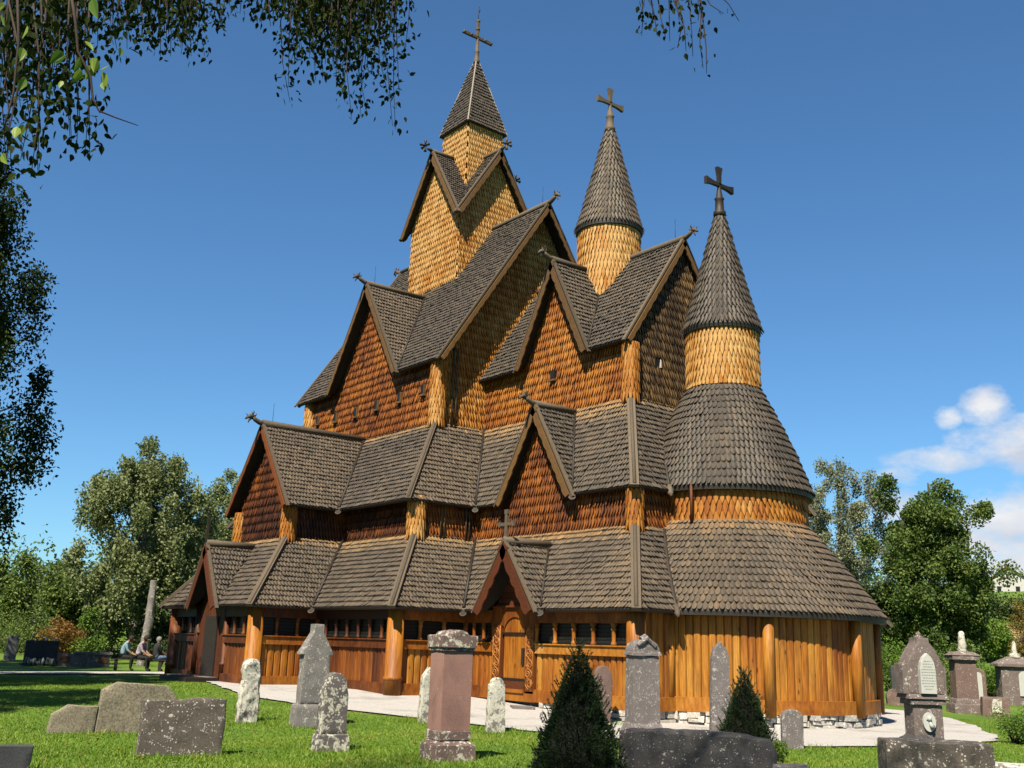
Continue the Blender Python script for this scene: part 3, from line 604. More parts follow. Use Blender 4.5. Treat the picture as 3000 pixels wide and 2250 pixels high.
# valley between the apse cones and the chancel east roofs
def cone_valley(ztop, zbot, prof_r, plane_x):
    pts = []
    for i in range(9):
        z = ztop+(zbot-ztop)*i/8; x = plane_x(z); r = prof_r(z); d = x-xa
        if abs(d) < r: pts.append((x, -math.sqrt(r*r-d*d), z+.04))
    if len(pts) > 2:
        mb = MB(); mb.tube(pts, .06, 6); o = mb.build('valley_gutter', M_DARKWOOD, apse)
        e = np.array(pts[-1]); d = e-np.array(pts[-2]); d /= np.linalg.norm(d); mb = MB(); mb.tube([e-d*.15, e+d*.12, e+d*.24], [.07, .085, .03], 8); mb.build('gutter_spout', M_GREYWOOD, apse)
cone_valley(q.zm1-.3, q.zm0, lambda z: q.r2e+(q.r1-q.r2e)*(z-q.zm0a)/(q.za1-q.zm0a)+.03, lambda z: q.xmcE+(q.xc-q.xmcE)*(z-q.zm0)/(q.zm1-q.zm0))
cone_valley(q.zl1-.1, q.zl0, lambda z: q.r3e+(q.r2-q.r3e)*(z-q.zl0a)/(q.zl1a-q.zl0a)+.03, lambda z: q.xcE+(q.xcw-q.xcE)*(z-q.zl0)/(q.zl1-q.zl0))
# ---- gallery walls: sill beam, upright boards, rail, colonettes in front of dark lattice glass
def gallery(a, b, out, tone=.55, openings=True, zs=.28, skip=None, ztop=2.3, n_open=None, parent=church):
    a = np.array((a[0], a[1], 0.)); b = np.array((b[0], b[1], 0.)); L = np.linalg.norm(b-a); d = (b-a)/L; o = np.array((out[0], out[1], 0.)); up = np.array((0, 0, 1.))
    bw = .21; N = max(2, int(L/bw)); bw = L/N; mb = MB(); zt = 1.2 if openings else ztop
    mb.box(a+d*L/2+up*((ztop)/2)-o*.13, (L, .06, ztop-.04), ax=[d, o, up], rnd=.2, tone=.1 if openings else tone-.3)
    for i in range(N):
        c = a+d*(i+.5)*bw; ofs = random.uniform(-.012, .012)
        x0, x1 = -bw/2+.006, bw/2-.006; pr = [(x0, -.06), (x0, .0), (x0+.03, .035), (0, .045), (x1-.03, .035), (x1, .0), (x1, -.06)]
        V = [c+d*x+o*(y+ofs)+up*z for z in (zs-.02, zt+.02) for x, y in pr]; m = len(pr)
        F = [(k, k+1, m+k+1, m+k) for k in range(m-1)]+[tuple(range(m, 2*m))]
        if np.cross(d, up)@o < 0: F = [f[::-1] for f in F]
        mb.add(V, F, tone=tone+random.uniform(-.10, .08))
    w = mb.build('gallery_wall', M_BOARD, parent)
    mb = MB(); mb.box(a+d*L/2+up*(zs/2-.02)+o*.03, (L, .2, zs+.04), ax=[d, o, up], tone=tone-.02); mb.build('sill_beam', M_BEAM, w)
    if openings:
        mb = MB(); mb.box(a+d*L/2+up*1.31+o*.03, (L, .16, .23), ax=[d, o, up], tone=tone-.05); mb.box(a+d*L/2+up*1.435+o*.05, (L, .2, .03), ax=[d, o, up], tone=tone); mb.box(a+d*L/2+up*2.15+o*.03, (L, .16, .34), ax=[d, o, up], tone=tone-.3); mb.build('rail', M_BEAM, w)
        mb = MB(); mb.box(a+d*L/2+up*1.72-o*.05, (L, .03, .56), ax=[d, o, up]); mb.build('lattice_window', M_GLASS, w)
        n = n_open or max(2, int(round(L/.66)))
        for i in range(n+1):
            c = a+d*(L*i/n); mb = MB(); mb.lathe(c+o*.03, [(.075, 1.44), (.075, 1.50), (.05, 1.54), (.055, 1.80), (.08, 1.84), (.05, 1.87), (.10, 1.99)], 10, tone=tone-.1); mb.build('colonette', M_BEAM, w)
    return w
def post(x, y, r=.235, z0=-.06, z1=2.5, tone=.70, parent=church, ring=True):
    mb = MB(); pf = [(r*1.02, z0), (r*1.02, .36), (r*1.12, .38), (r*1.12, .44), (r, .46), (r*.98, z1)] if ring else [(r, z0), (r, z1)]
    mb.lathe((x, y, 0), pf, 20, tone=tone); return mb.build('corner_post', M_BOARD, parent)
ov = q.ov; yp, yn, yc_ = q.ylp-ov, q.ylS-ov, q.ylc-ov; xp, xn, xe = q.xlp-ov, q.xlE-ov, q.xcE-ov
gallery((1.05, -yp), (xp, -yp), (0, -1), .33, True, n_open=3); gallery((-xp, -yp), (-1.05, -yp), (0, -1), .22, True, n_open=3)
gallery((xp, -yp), (xp, -yn), (1, 0), .56, True, n_open=3)
gallery((xp, -yn), (xn, -yn), (0, -1), .30, True, n_open=7); gallery((-xn, -yn), (-xp, -yn), (0, -1), .2, True)
gallery((xn, -yn), (xn, -yc_), (1, 0), .60, True, n_open=3)
gallery((xn, -yc_), (9.0, -yc_), (0, -1), .56, True, n_open=3); gallery((10.9, -yc_), (xe, -yc_), (0, -1), .66, True, n_open=5)
gallery((xe, -yc_), (xe, -3.2), (1, 0), .66, False); gallery((-xp, -yn), (-xp, -yp), (-1, 0), .2, False)
for a, b, o in (((-xn, yn), (-xn, -yn), (-1, 0)), ((xn, yn), (-xn, yn), (0, 1)), ((xe, yc_), (xn, yc_), (0, 1)), ((xe, 3.2), (xe, yc_), (1, 0)), ((xn, yc_), (xn, yn), (1, 0))): gallery(a, b, o, .3, False)
for x, y, t, rg in ((xp, -yp, .64, True), (-xp, -yp, .3, True), (xn, -yn, .62, True), (xe, -yc_, .58, False), (-xn, -yn, .3, True)): post(x, y, tone=t, ring=rg)
mb = MB(); mb.lathe((1.12, -yp-.03, 0), [(.11, 0), (.11, .5), (.13, .52), (.13, .58), (.09, .6), (.09, 2.35)], 12, tone=.15); mb.build('porch_post', M_BOARD, church); mb = MB(); mb.lathe((-1.12, -yp-.03, 0), [(.11, 0), (.11, 2.35)], 12, tone=.1); mb.build('porch_post', M_BOARD, church)
# round apse wall of upright logs
mb = MB(); n = 0
def apse_boards(t0, t1, N, z0, z1, rr=.0, tone=.68):
    for i in range(N):
        ta = t0+(t1-t0)*i/N; tb = t0+(t1-t0)*(i+1)/N; tone_ = tone+random.uniform(-.05, .06); of = random.uniform(-.01, .012)
        V = []; pr = ((0.02, -.05), (.02, -.0), (.15, .028), (.5, .036), (.85, .028), (.98, 0), (.98, -.05)); m = len(pr)
        for z in (z0, z1):
            for f, d in pr:
                t = ta+(tb-ta)*f; r = q.r3-.11+d+rr+of; V.append((xa+r*math.cos(t), r*math.sin(t), z))
        mb.add(V, [(k, k+1, m+k+1, m+k) for k in range(m-1)]+[tuple(range(m, 2*m))], tone=tone_)
apse_boards(R(-100), R(100), 70, .30, 2.45)
mb.lathe((xa, 0, 0), [(q.r3-.18, 0), (q.r3-.18, 2.5)], 64, .2, .2, False)
aw = mb.build('apse_wall', M_BOARD, apse)
mb = MB(); N = 64
for i in range(N):
    t0, t1 = R(-100)+R(200)*i/N, R(-100)+R(200)*(i+1)/N; V = []
    for t in (t0, t1):
        for r, z in ((q.r3-.12, -.02), (q.r3+.03, -.02), (q.r3+.03, .31), (q.r3-.12, .31)): V.append((xa+r*math.cos(t), r*math.sin(t), z))
    mb.add(V, [(0, 4, 5, 1), (1, 5, 6, 2), (2, 6, 7, 3)], tone=.66, rnd=.5)
mb.build('sill_beam', M_BEAM, aw)
for deg in (-71, -36, 3, 40, 75):
    mb = MB(); t = R(deg); r_ = .135 if deg != -71 else .11; mb.lathe((xa+(q.r3+.02)*math.cos(t), (q.r3+.02)*math.sin(t), 0), [(r_, -.08), (r_, 2.5)], 16, tone=.66); mb.build('wall_post', M_BOARD, aw)
# rubble foundation showing under the chancel and the apse
M_RUBBLE = stone_mat('rubble_stone', (.50, .47, .42), (.85, .83, .78), .45, 4, grain=30)
mb = MB()
def rubble(p, d, o, L, zt, zb):
    zc_r = zb
    while zc_r < zt-.02:
        rh = min(zt-zc_r, random.uniform(.09, .19)); rh = zt-zc_r if zt-zc_r-rh < .07 else rh; s_ = -random.uniform(0, .1)
        while s_ < L:
            w_ = random.uniform(.14, .42); c = p+d*(s_+w_/2)+o*random.uniform(-.06, .05)+np.array([0, 0, zc_r+rh*.5])
            V = []
            for x in (-1, 1):
                for y in (-1, 1):
                    for z in (-1, 1): V.append(c+d*x*(w_/2-.01)*random.uniform(.85, 1)+o*y*.13*random.uniform(.8, 1)+np.array([0, 0, z*(rh/2-.006)*random.uniform(.8, 1.05)]))
            F = [(0, 1, 3, 2), (4, 6, 7, 5), (0, 4, 5, 1), (2, 3, 7, 6), (0, 2, 6, 4), (1, 5, 7, 3)]
            if np.cross(d, o)[2] < 0: F = [f[::-1] for f in F]
            mb.add(V, F); s_ += w_
        zc_r += rh
for i in range(40):
    t = R(-100)+R(200)*(i+.5)/40; d = np.array([-math.sin(t), math.cos(t), 0]); o = np.array([math.cos(t), math.sin(t), 0]); L = R(5)*q.r3
    c = np.array([xa, 0, 0])+o*(q.r3-.12)-d*L/2; rubble(c, d, o, L, 0., gz(c[0], c[1])-.05)
for i in range(6): rubble(np.array([11.2+i*.6, -yc_+.02, 0]), np.array([1., 0, 0]), np.array([0, -1., 0]), .6, -.02, gz(11.5+i*.6, 0)-.05)
rubble(np.array([xe-.02, -yc_, 0]), np.array([0, 1., 0]), np.array([1., 0, 0]), 1.6, -.02, gz(xe, 0)-.05)
mb.lathe((xa, 0, 0), [(q.r3-.22, -.6), (q.r3-.22, 0)], 48); mb.box((10.7, 0, -.3), (7.0, 2*yc_-.5, .55))
mb.build('foundation', M_RUBBLE, church)
# ---- chancel portal: door, carved jambs, board gable
yd = -yc_-.03; zpg_ = lambda x: q.zl0+(q.zpg-q.zl0)*(1-abs(x-q.xpg)/q.wp)-.10
mb = MB()
xs = [9.0, 9.42, 9.50, 10.44, 10.52, 10.9]
def vbox(x0, x1, z0, z1, th=.08, y=yd, tone=.5, rnd=None): mb.box(((x0+x1)/2, y, (z0+z1)/2), (x1-x0, th, z1-z0), tone=tone, rnd=rnd)
vbox(9.0, 10.9, -.05, .16, .16, tone=.62); vbox(9.39, 10.5, .16, .25, .2, yd-.02, .6); portal = mb.build('portal', M_BOARD, church); mb = MB()
V = [(9.0, .25), (9.0, 2.42), (10.9, 2.42), (10.9, .25), (10.45, .25), (10.45, 1.75)]+[(9.975+.475*math.cos(a), 1.70+.44*math.sin(a)) for a in np.linspace(0, math.pi, 13)]+[(9.50, 1.70), (9.50, .25)]
pts = [(x, yd, z) for x, z in V]
for i in range(12):           # arched surround as strips up to the lintel
    a0, a1 = math.pi*i/12, math.pi*(i+1)/12; f = lambda a: (9.975+.475*math.cos(a), 1.70+.44*math.sin(a))
    (xa0, za0), (xa1, za1) = f(a0), f(a1); mb.slab(face([(xa0, yd-.04, za0), (xa1, yd-.04, za1), (xa1, yd-.04, 2.42), (xa0, yd-.04, 2.42)], (0, -1, 0)), .1, .5, .40)
vbox(9.0, 9.5, 1.90, 2.42, .10, yd-.002, .36); vbox(10.45, 10.9, 1.90, 2.42, .10, yd-.002, .36)
mb.build('arched_surround', M_BOARD, portal)
mb = MB()
for i in range(4): vbox(9.50+.2375*i+.004, 9.50+.2375*(i+1)-.004, .25, 1.72, .05, yd+.02, .52+random.uniform(-.04, .04))
V = [(9.975+.47*math.cos(a), yd+.0, 1.72+.42*math.sin(a)) for a in np.linspace(0, math.pi, 13)]; mb.slab(face(V, (0, -1, 0)), .05, .6, .53)
door = mb.build('door', M_BOARD, portal)
mb = MB(); vbox(9.50, 10.44, .24, .46, .05, yd-.012); mb.build('kick_board', M_REDWOOD, door)
for z in (.50, 1.70):
    mb = MB(); vbox(9.44, 10.46, z-.03, z+.03, .05, yd-.02); mb.build('hinge', M_IRON, door)
mb = MB(); vbox(10.30, 10.40, .88, 1.32, .05, yd-.02); mb.build('lock_plate', M_DARKWOOD, door)
for x0 in (9.06, 10.50):
    mb = MB(); vbox(x0, x0+.36, .22, 1.92, .12, yd-.01); jm = mb.build('jamb', M_CARVE, portal)
    mb = MB(); yy = yd-.075
    for k in range(6):
        c = (x0+.18+.04*(-1)**k, yy, .40+.27*k)
        mb.tube([(c[0]+(.12-.095*t)*math.cos(t*9+k), yy, c[2]+(.13-.10*t)*math.sin(t*9+k)) for t in np.linspace(0, 1, 26)], .018, 5)
    mb.tube([(x0+.18+.13*math.sin(t*19), yy, .26+1.6*t) for t in np.linspace(0, 1, 60)], .016, 5); mb.tube([(x0+.18-.13*math.sin(t*19), yy, .26+1.6*t) for t in np.linspace(0, 1, 60)], .016, 5)
    mb.tube([(x0+.03, yy, .24), (x0+.03, yy, 1.9)], .014, 5); mb.tube([(x0+.33, yy, .24), (x0+.33, yy, 1.9)], .014, 5); mb.build('carving', M_CARVE_RELIEF, jm)
mb = MB(); z = 2.42; k = 0
while z < zpg_(q.xpg)-.1:       # horizontal boards filling the gable
    z1 = min(z+.20, zpg_(q.xpg)-.02); hw = lambda zz: q.wp*(1-(zz+.10-q.zl0)/(q.zpg-q.zl0))
    w0, w1 = hw(z), max(.01, hw(z1)); mb.slab(face([(q.xpg-w0, yd-.03+.01*(k % 2), z+.004), (q.xpg+w0, yd-.03+.01*(k % 2), z+.004), (q.xpg+w1, yd-.03+.01*(k % 2), z1), (q.xpg-w1, yd-.03+.01*(k % 2), z1)], (0, -1, 0)), .06); z = z1; k += 1
mb.box((10.0, yd-.06, 2.42), (1.9, .12, .05)); mb.build('gable_boards', M_REDWOOD, portal)
# south porch of the nave (in shade): door, boards
mb = MB(); hw = lambda zz: q.wpo*(1-(zz+.10-q.zl0)/(q.zpo-q.zl0))
for i in range(10): mb.box((-.95+.21*i, -yp+.0, 1.2), (.2, .06, 2.4))
mb.slab(face([(-hw(2.3), -yp-.02, 2.3), (hw(2.3), -yp-.02, 2.3), (0, -yp-.02, q.zpo-.15)], (0, -1, 0)), .06); pd = mb.build('porch_front', M_REDWOOD, church)
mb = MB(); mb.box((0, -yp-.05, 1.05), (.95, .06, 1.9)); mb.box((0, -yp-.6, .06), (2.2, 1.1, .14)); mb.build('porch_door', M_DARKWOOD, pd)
# ---------------------------------------------------------------- ground, path, hill
from mathutils import noise as mnoise
import bmesh
def grass_mat():
    m, nt, b = nmat('lawn', .9); n = noise(nt, .35, 5); n2 = noise(nt, 28, 4, .7); n3 = noise(nt, 1.6, 4, .6)
    c = ramp(nt, [(.30, (.10, .20, .014)), (.5, (.155, .30, .020)), (.68, (.25, .31, .045))], n.outputs[0]).outputs[0]
    c = mixc(nt, .7, c, ramp(nt, [(.3, .55), (.7, 1.2)], n2.outputs[0]).outputs[0], 'MULTIPLY')
    c = mixc(nt, ramp(nt, [(.60, 0.), (.72, .55)], n3.outputs[0]).outputs[0], c, (.17, .15, .045))
    nt.links.new(c, b.inputs['Base Color']); bump(nt, b, n2.outputs[0], .6, .04); return m
M_LAWN = grass_mat()
HILL = along(3330, 1700, 255)
def hz(x, y):           # the slope behind the churchyard on the right
    dx, dy = x-HILL.x, y-HILL.y; ca, sa = .616, .788
    a, b_ = dx*ca+dy*sa, -dx*sa+dy*ca
    t = min(1, max(0, (math.hypot(x-14, y+6)-30)/40)); t = t*t*(3-2*t)
    return t*15.8*math.exp(-(a/170)**2-(b_/115)**2)
def gzz(x, y): return gz(x, y)+hz(x, y)
rs = [0]+[1.5*1.16**i for i in range(52)]; NA = 96; V = []; F = []
cx0, cy0 = 14., -6.
for r_ in rs:
    for k in range(NA):
        a = 2*math.pi*k/NA; x, y = cx0+r_*math.cos(a), cy0+r_*math.sin(a); V.append((x, y, gzz(x, y)))
for i in range(len(rs)-1):
    for k in range(NA): F.append((i*NA+k, (i+1)*NA+k, (i+1)*NA+(k+1) % NA, i*NA+(k+1) % NA))
# the lawn close by follows gz exactly: split lines at x = 6 and x = 15 come from a fine patch
mb = MB(); mb.add(V, F, .5, .5, True)
tag(mb.build('ground', M_LAWN), None, None, None, 'structure')
def inpoly(x, y, P2):
    c = False; j = len(P2)-1
    for i in range(len(P2)):
        xi, yi = P2[i]; xj, yj = P2[j]
        if (yi > y) != (yj > y) and x < (xj-xi)*(y-yi)/(yj-yi)+xi: c = not c
        j = i
    return c
near_px = [(505, 1985), (590, 1993), (640, 2012), (700, 2038), (850, 2062), (1040, 2086), (1280, 2113), (1450, 2133), (1640, 2153), (1850, 2172), (2050, 2184), (2350, 2192), (2600, 2190), (2800, 2186), (2905, 2176), (2925, 2163), (2860, 2130), (2780, 2106), (2690, 2088), (2590, 2080)]
edge = [ground(u, v) for u, v in near_px]
PATH = []
for i, p in enumerate(edge):
    PATH.append((p.x, p.y))
    if i+1 < len(edge):
        n_ = edge[i+1]; L = (n_-p).length; k = max(1, int(L/.25))
        for j in range(1, k):
            t = j/k; s_ = mnoise.noise(Vector(((p.x+(n_.x-p.x)*t)*1.7, (p.y+(n_.y-p.y)*t)*1.7, 3)))*.14; PATH.append((p.x+(n_.x-p.x)*t+s_, p.y+(n_.y-p.y)*t+s_))
PATH += [(12.8, 5.5), (11.5, 3), (6, 0), (0, -6), (-3.4, -8.2)]
def clipx(P2, x0, keep_less):
    o = []
    for i in range(len(P2)):
        a, b = P2[i], P2[(i+1) % len(P2)]; ia = (a[0] <= x0) == keep_less; ib = (b[0] <= x0) == keep_less
        if ia: o.append(a)
        if ia != ib: t = (x0-a[0])/(b[0]-a[0]); o.append((x0, a[1]+(b[1]-a[1])*t))
    return o
def gravel_mat():
    m, nt, b = nmat('gravel', .95); n = noise(nt, 45, 4, .7); n2 = noise(nt, .9, 4); v = nd(nt, 'ShaderNodeTexVoronoi', Scale=55.); tc = nt.nodes.new('ShaderNodeTexCoord'); nt.links.new(tc.outputs['Object'], v.inputs['Vector'])
    c = ramp(nt, [(.25, (.38, .36, .35)), (.6, (.90, .87, .86))], n.outputs[0]).outputs[0]
    c = mixc(nt, .6, c, ramp(nt, [(0, .75), (1, 1.15)], v.outputs['Color']).outputs[0], 'MULTIPLY')
    c = mixc(nt, ramp(nt, [(.52, 0.), (.7, .5)], n2.outputs[0]).outputs[0], c, (.30, .28, .22))
    nt.links.new(c, b.inputs['Base Color']); bump(nt, b, v.outputs['Distance'], .8, .02); return m
M_GRAVEL = gravel_mat()
mb = MB(); pieces = [clipx(PATH, 6, True), clipx(clipx(PATH, 6, False), 15, True), clipx(PATH, 15, False)]
for pc in pieces:
    if len(pc) > 2: mb.add(up_out([(x, y, gz(x, y)+.035) for x, y in pc]), [tuple(range(len(pc)))], .5)
lp = [ground(u, 1970.5) for u in (-120, 150, 400, 520)]+[ground(u, 1977) for u in (520, 400, 150, -120)]
mb.add(up_out([(p.x, p.y, .035) for p in lp]), [tuple(range(len(lp)))], .5)
path_o = mb.build('path', M_GRAVEL); bm = bmesh.new(); bm.from_mesh(path_o.data); bmesh.ops.triangulate(bm, faces=bm.faces[:]); bm.to_mesh(path_o.data); bm.free()
tag(path_o, None, None, None, 'structure')
# field and pasture on the hillside (their own sheets following the slope)
def sheet(name, px, mat, lift):
    P2 = [(p.x, p.y) for p in px]; xs_, ys_ = [p[0] for p in P2], [p[1] for p in P2]; mb = MB(); st = 5.
    x = min(xs_)
    while x < max(xs_):
        y = min(ys_)
        while y < max(ys_):
            if inpoly(x+st/2, y+st/2, P2): mb.add([(a, b_, gz(a, b_)+hz(a, b_)+lift) for a, b_ in ((x, y), (x+st, y), (x+st, y+st), (x, y+st))], [(0, 1, 2, 3)], .5)
            y += st
        x += st
    tag(mb.build(name, mat), None, None, None, 'structure')
M_FIELD = plain('stubble_field', (.48, .32, .14), .95, .25, .3, bmp=0)
# ---------------------------------------------------------------- gravestones
YAW = R(90-q.az+90)-math.pi/2      # turns local x to picture right at the middle of the view
YAW = math.atan2(_rr[1], _rr[0])
def site(u, v):
    p = ground(u, v); depth = float((np.array(p)-CAMP)@CD); return p, depth/q.f
def rough(o, amp=.012, sc=5., sub=.09, seed=0.):
    bm = bmesh.new(); bm.from_mesh(o.data); bmesh.ops.remove_doubles(bm, verts=bm.verts, dist=1e-4)
    for it in range(5):
        es = [e for e in bm.edges if e.calc_length() > sub]
        if not es: break
        bmesh.ops.triangulate(bm, faces=[f for f in bm.faces if len(f.verts) > 4]); es = [e for e in bm.edges if e.calc_length() > sub]
        bmesh.ops.subdivide_edges(bm, edges=es, cuts=1, use_grid_fill=True)
    bm.normal_update()
    for v in bm.verts:
        d = mnoise.fractal(v.co*sc+Vector((seed, seed*2, 0)), 1., 2., 4); v.co += v.normal*d*amp
    for f in bm.faces: f.smooth = True
    bm.to_mesh(o.data); bm.free()
    m = o.modifiers.new('edges', 'EDGE_SPLIT'); m.split_angle = R(42); return o
def prism(mb, outline, y0, y1, bev=.012, taper=1.):
    """upright slab: outline in (x, z), from y0 (front) to y1 (back), edges bevelled"""
    O = np.array(outline, float); c = O.mean(0); ins = []
    for p in O:
        d = c-p; L = np.linalg.norm(d)+1e-9; ins.append(p+d/L*min(bev*1.3, L*.5))
    ins = np.array(ins); n = len(O)
    V = [(x, y0, z) for x, z in ins]+[(x, y0+bev, z) for x, z in O]+[(x, y1-bev, z) for x, z in O]+[(x, y1, z) for x, z in ins]
    F = [tuple(range(n)), tuple(range(4*n-1, 3*n-1, -1))]
    for k in range(3):
        for i in range(n):
            j = (i+1) % n; F.append((k*n+j, k*n+i, (k+1)*n+i, (k+1)*n+j))
    a = sum(O[i][0]*O[(i+1) % n][1]-O[(i+1) % n][0]*O[i][1] for i in range(n))
    if a < 0: F = [f[::-1] for f in F]
    mb.add(V, F)
def block(mb, x0, x1, y0, y1, z0, z1, tx=0., bev=.015):
    """bevelled block, sides leaning in by tx at the top"""
    V = []; 
    for z, ins, b_ in ((z0, 0, 0), (z1-bev, tx, 0), (z1, tx+bev, 1)):
        V += [(x0+ins, y0+ins, z), (x1-ins, y0+ins, z), (x1-ins, y1-ins, z), (x0+ins, y1-ins, z)]
    F = [(3, 2, 1, 0), (8, 9, 10, 11)]
    for k in (0, 4):
        for i in range(4): F.append((k+i, k+(i+1) % 4, k+4+(i+1) % 4, k+4+i))
    mb.add(V, F)
def arch(w, h, rise, n=10, round_=True):
    a = [(-w/2, 0), (w/2, 0)]
    for i in range(n+1):
        t = math.pi*i/n; a.append((w/2*math.cos(t), h-rise+rise*math.sin(t)))
    return a
S_LICHEN = stone_mat('white_lichened_stone', (.21, .195, .175), (.66, .64, .56), .95, 7)
S_LICHEN2 = stone_mat('lichen_blotched_stone', (.13, .115, .115), (.62, .60, .50), .62, 7.5)
S_POINT = stone_mat('grey_lichened_stone', (.205, .19, .185), (.55, .54, .46), .36, 9)
S_SLAB = stone_mat('dark_speckled_stone', (.115, .098, .082), (.66, .60, .54), .34, 10, grain=40)
S_TWIN = stone_mat('rough_hewn_stone', (.23, .20, .145), (.40, .38, .28), .0, 5, spots=False, grain=35, base_var=.5)
S_RED = stone_mat('red_granite', (.33, .185, .155), (.60, .52, .47), .0, 6, spots=False, grain=130, base_var=.45)
S_CAP = stone_mat('lichened_red_granite', (.16, .11, .10), (.58, .56, .47), .55, 9)
S_BROWN = stone_mat('brown_stone', (.17, .115, .10), (.60, .57, .50), .12, 9)
S_GREY = stone_mat('weathered_grey_stone', (.17, .15, .15), (.46, .44, .41), .38, 10)
S_BLACK = stone_mat('near_black_stone', (.055, .052, .055), (.45, .44, .42), .14, 12)
S_DARKGREY = stone_mat('dark_grey_stone', (.06, .062, .068), (.3, .3, .3), .0, 6, spots=False)
S_MARBLE = plain('white_marble', (.68, .69, .66), .5, .08, 9)
S_LETTER = plain('engraved_lines', (.30, .31, .30), .8, .1, 9)
S_ORN = stone_mat('red_brown_monument_stone', (.165, .13, .122), (.55, .53, .48), .30, 8)
STONES = []
def grave(name, label, u, v, yaw=18, group=None, cat='gravestone'):
    p, k = site(u, v); STONES.append((p, k)); w = ray(u, v); off = math.atan2(w[1], w[0])-math.atan2(CD[1], CD[0])
    return tag(empty(name, p, YAW+off+R(yaw)), label, cat, group), k
def part(t, name, fn, mat, amp=.010, sub=.1, sc=5.):
    mb = MB(); fn(mb); o = mb.build(name, mat, t); rough(o, amp, sc, sub, random.random()*50); return o
G_ = 'gravestones on the lawn'
t, k = grave('gravestone', 'dark grey stone block cut off by the bottom left corner', 20, 2262, 5, G_); part(t, 'slab', lambda m: prism(m, [(-.45, -.1), (.23, -.1), (.26, .31), (-.45, .32)], -.09, .09), S_DARKGREY)
t, k = grave('double_gravestone', 'low rough grey-brown double headstone with a stepped outline', 385, 2145, 10, G_)
part(t, 'tall_slab', lambda m: prism(m, [(-.62, -.1), (.70, -.1), (.70, .58), (.52, .78), (-.32, .83), (-.57, .70)], -.10, .10), S_TWIN, .014)
part(t, 'low_slab', lambda m: prism(m, [(-1.37, -.1), (-.635, -.1), (-.60, .43), (-1.08, .45), (-1.33, .30)], -.09, .09), S_TWIN, .014)
t, k = grave('gravestone', 'wide dark flat-topped slab peppered with white lichen spots', 520, 2213, 10, G_); part(t, 'slab', lambda m: prism(m, [(-.60, -.1), (.60, -.1), (.62, .40), (.61, .79), (.25, .81), (0, .78), (-.58, .77), (-.57, .38)], -.10, .10), S_SLAB, .016)
t, k = grave('gravestone', 'rough white lichen-covered standing stone with a narrow neck, before the corner of the church', 722, 2115, 20, G_)
part(t, 'slab', lambda m: prism(m, [(-.21, -.1), (.20, -.1), (.21, .40), (.17, .76), (.20, .95), (.14, 1.16), (.0, 1.22), (-.13, 1.17), (-.20, .98), (-.15, .80), (-.21, .55)], -.10, .10, .04), S_LICHEN, .03, .07, 6)
t, k = grave('gravestone', 'tall grey gabled headstone with a square knob on its peak', 908, 2128, 20, G_)
part(t, 'base', lambda m: block(m, -.38, .38, -.22, .22, -.1, .42, .03), S_POINT, .014)
part(t, 'shaft', lambda m: prism(m, [(-.285, .42), (.285, .42), (.27, 1.36), (.33, 1.36), (.33, 1.40), (.10, 1.79), (.10, 1.95), (-.10, 1.95), (-.10, 1.79), (-.33, 1.40), (-.33, 1.36), (-.27, 1.36)], -.13, .13), S_POINT, .010)
t, k = grave('gravestone', 'round-topped headstone mottled white and black with lichen, on a small plinth', 966, 2200, 22, G_)
part(t, 'base', lambda m: block(m, -.27, .27, -.17, .17, -.1, .26, .02), S_LICHEN2, .012)
part(t, 'slab', lambda m: prism(m, [(-.22, .25), (.22, .25), (.215, .85)]+[(.18*math.cos(a), 1.0+.20*math.sin(a)) for a in np.linspace(0, math.pi, 9)]+[(-.215, .85)], -.10, .10), S_LICHEN2, .010)
t, k = grave('gravestone', 'small white-blotched stone half hidden behind the red granite pillar', 1246, 2118, 25, G_); part(t, 'slab', lambda m: prism(m, [(-.17, -.1), (.17, -.1), (.16, .9), (.02, 1.14), (-.12, .95)], -.09, .09), S_LICHEN, .016)
t, k = grave('pillar_monument', 'red granite pillar monument with a lichened cap and stepped base', 1310, 2228, 27, G_, 'monument')
part(t, 'base', lambda m: (block(m, -.33, .33, -.30, .30, -.1, .25, .01), block(m, -.30, .30, -.27, .27, .25, .31, .05)), S_CAP, .010)
part(t, 'plinth', lambda m: block(m, -.255, .255, -.235, .235, .31, .44, .0), S_CAP, .008)
part(t, 'shaft', lambda m: block(m, -.245, .245, -.225, .225, .44, 1.60, .0, .012), S_RED, .002, .2)
part(t, 'cap', lambda m: block(m, -.27, .27, -.25, .25, 1.60, 1.66), S_CAP, .012)
for x_ in (-.295, .14): part(t, 'cap_horn', lambda m: block(m, x_, x_+.155, -.27, .27, 1.65, 1.83, .0), S_CAP, .016)
t2 = MB(); prism(t2, [(x, z+1.64) for x, z in arch(.36, .27, .13)], -.275, .275); o2 = t2.build('crest', S_CAP, t); rough(o2, .016, 5, .1, 3)
t, k = grave('gravestone', 'small narrow white stone with a rounded top in front of the chancel door', 1450, 2146, 22, G_); part(t, 'slab', lambda m: prism(m, [(-.19, -.1), (.19, -.1), (.165, .93)]+[(.13*math.cos(a), .96+.12*math.sin(a)) for a in np.linspace(0, math.pi, 7)]+[(-.165, .93)], -.08, .08), S_LICHEN, .012)
t, k = grave('gravestone', 'reddish brown round-topped slab with white specks beside the dark conifer', 1764, 2122, 22, G_); part(t, 'slab', lambda m: prism(m, [(-.17, -.1), (.17, -.1), (.235, .95)]+[(.20*math.cos(a), 1.10+.21*math.sin(a)) for a in np.linspace(0, math.pi, 9)]+[(-.235, .95)], -.07, .07), S_BROWN, .006)
t, k = grave('pillar_monument', 'grey pillar gravestone with a rounded carved crown on a stepped base', 1882, 2152, 24, G_, 'monument')
part(t, 'base', lambda m: (block(m, -.42, .42, -.32, .32, -.1, .10, .0), block(m, -.37, .37, -.27, .27, .10, .24, .04)), S_GREY, .012)
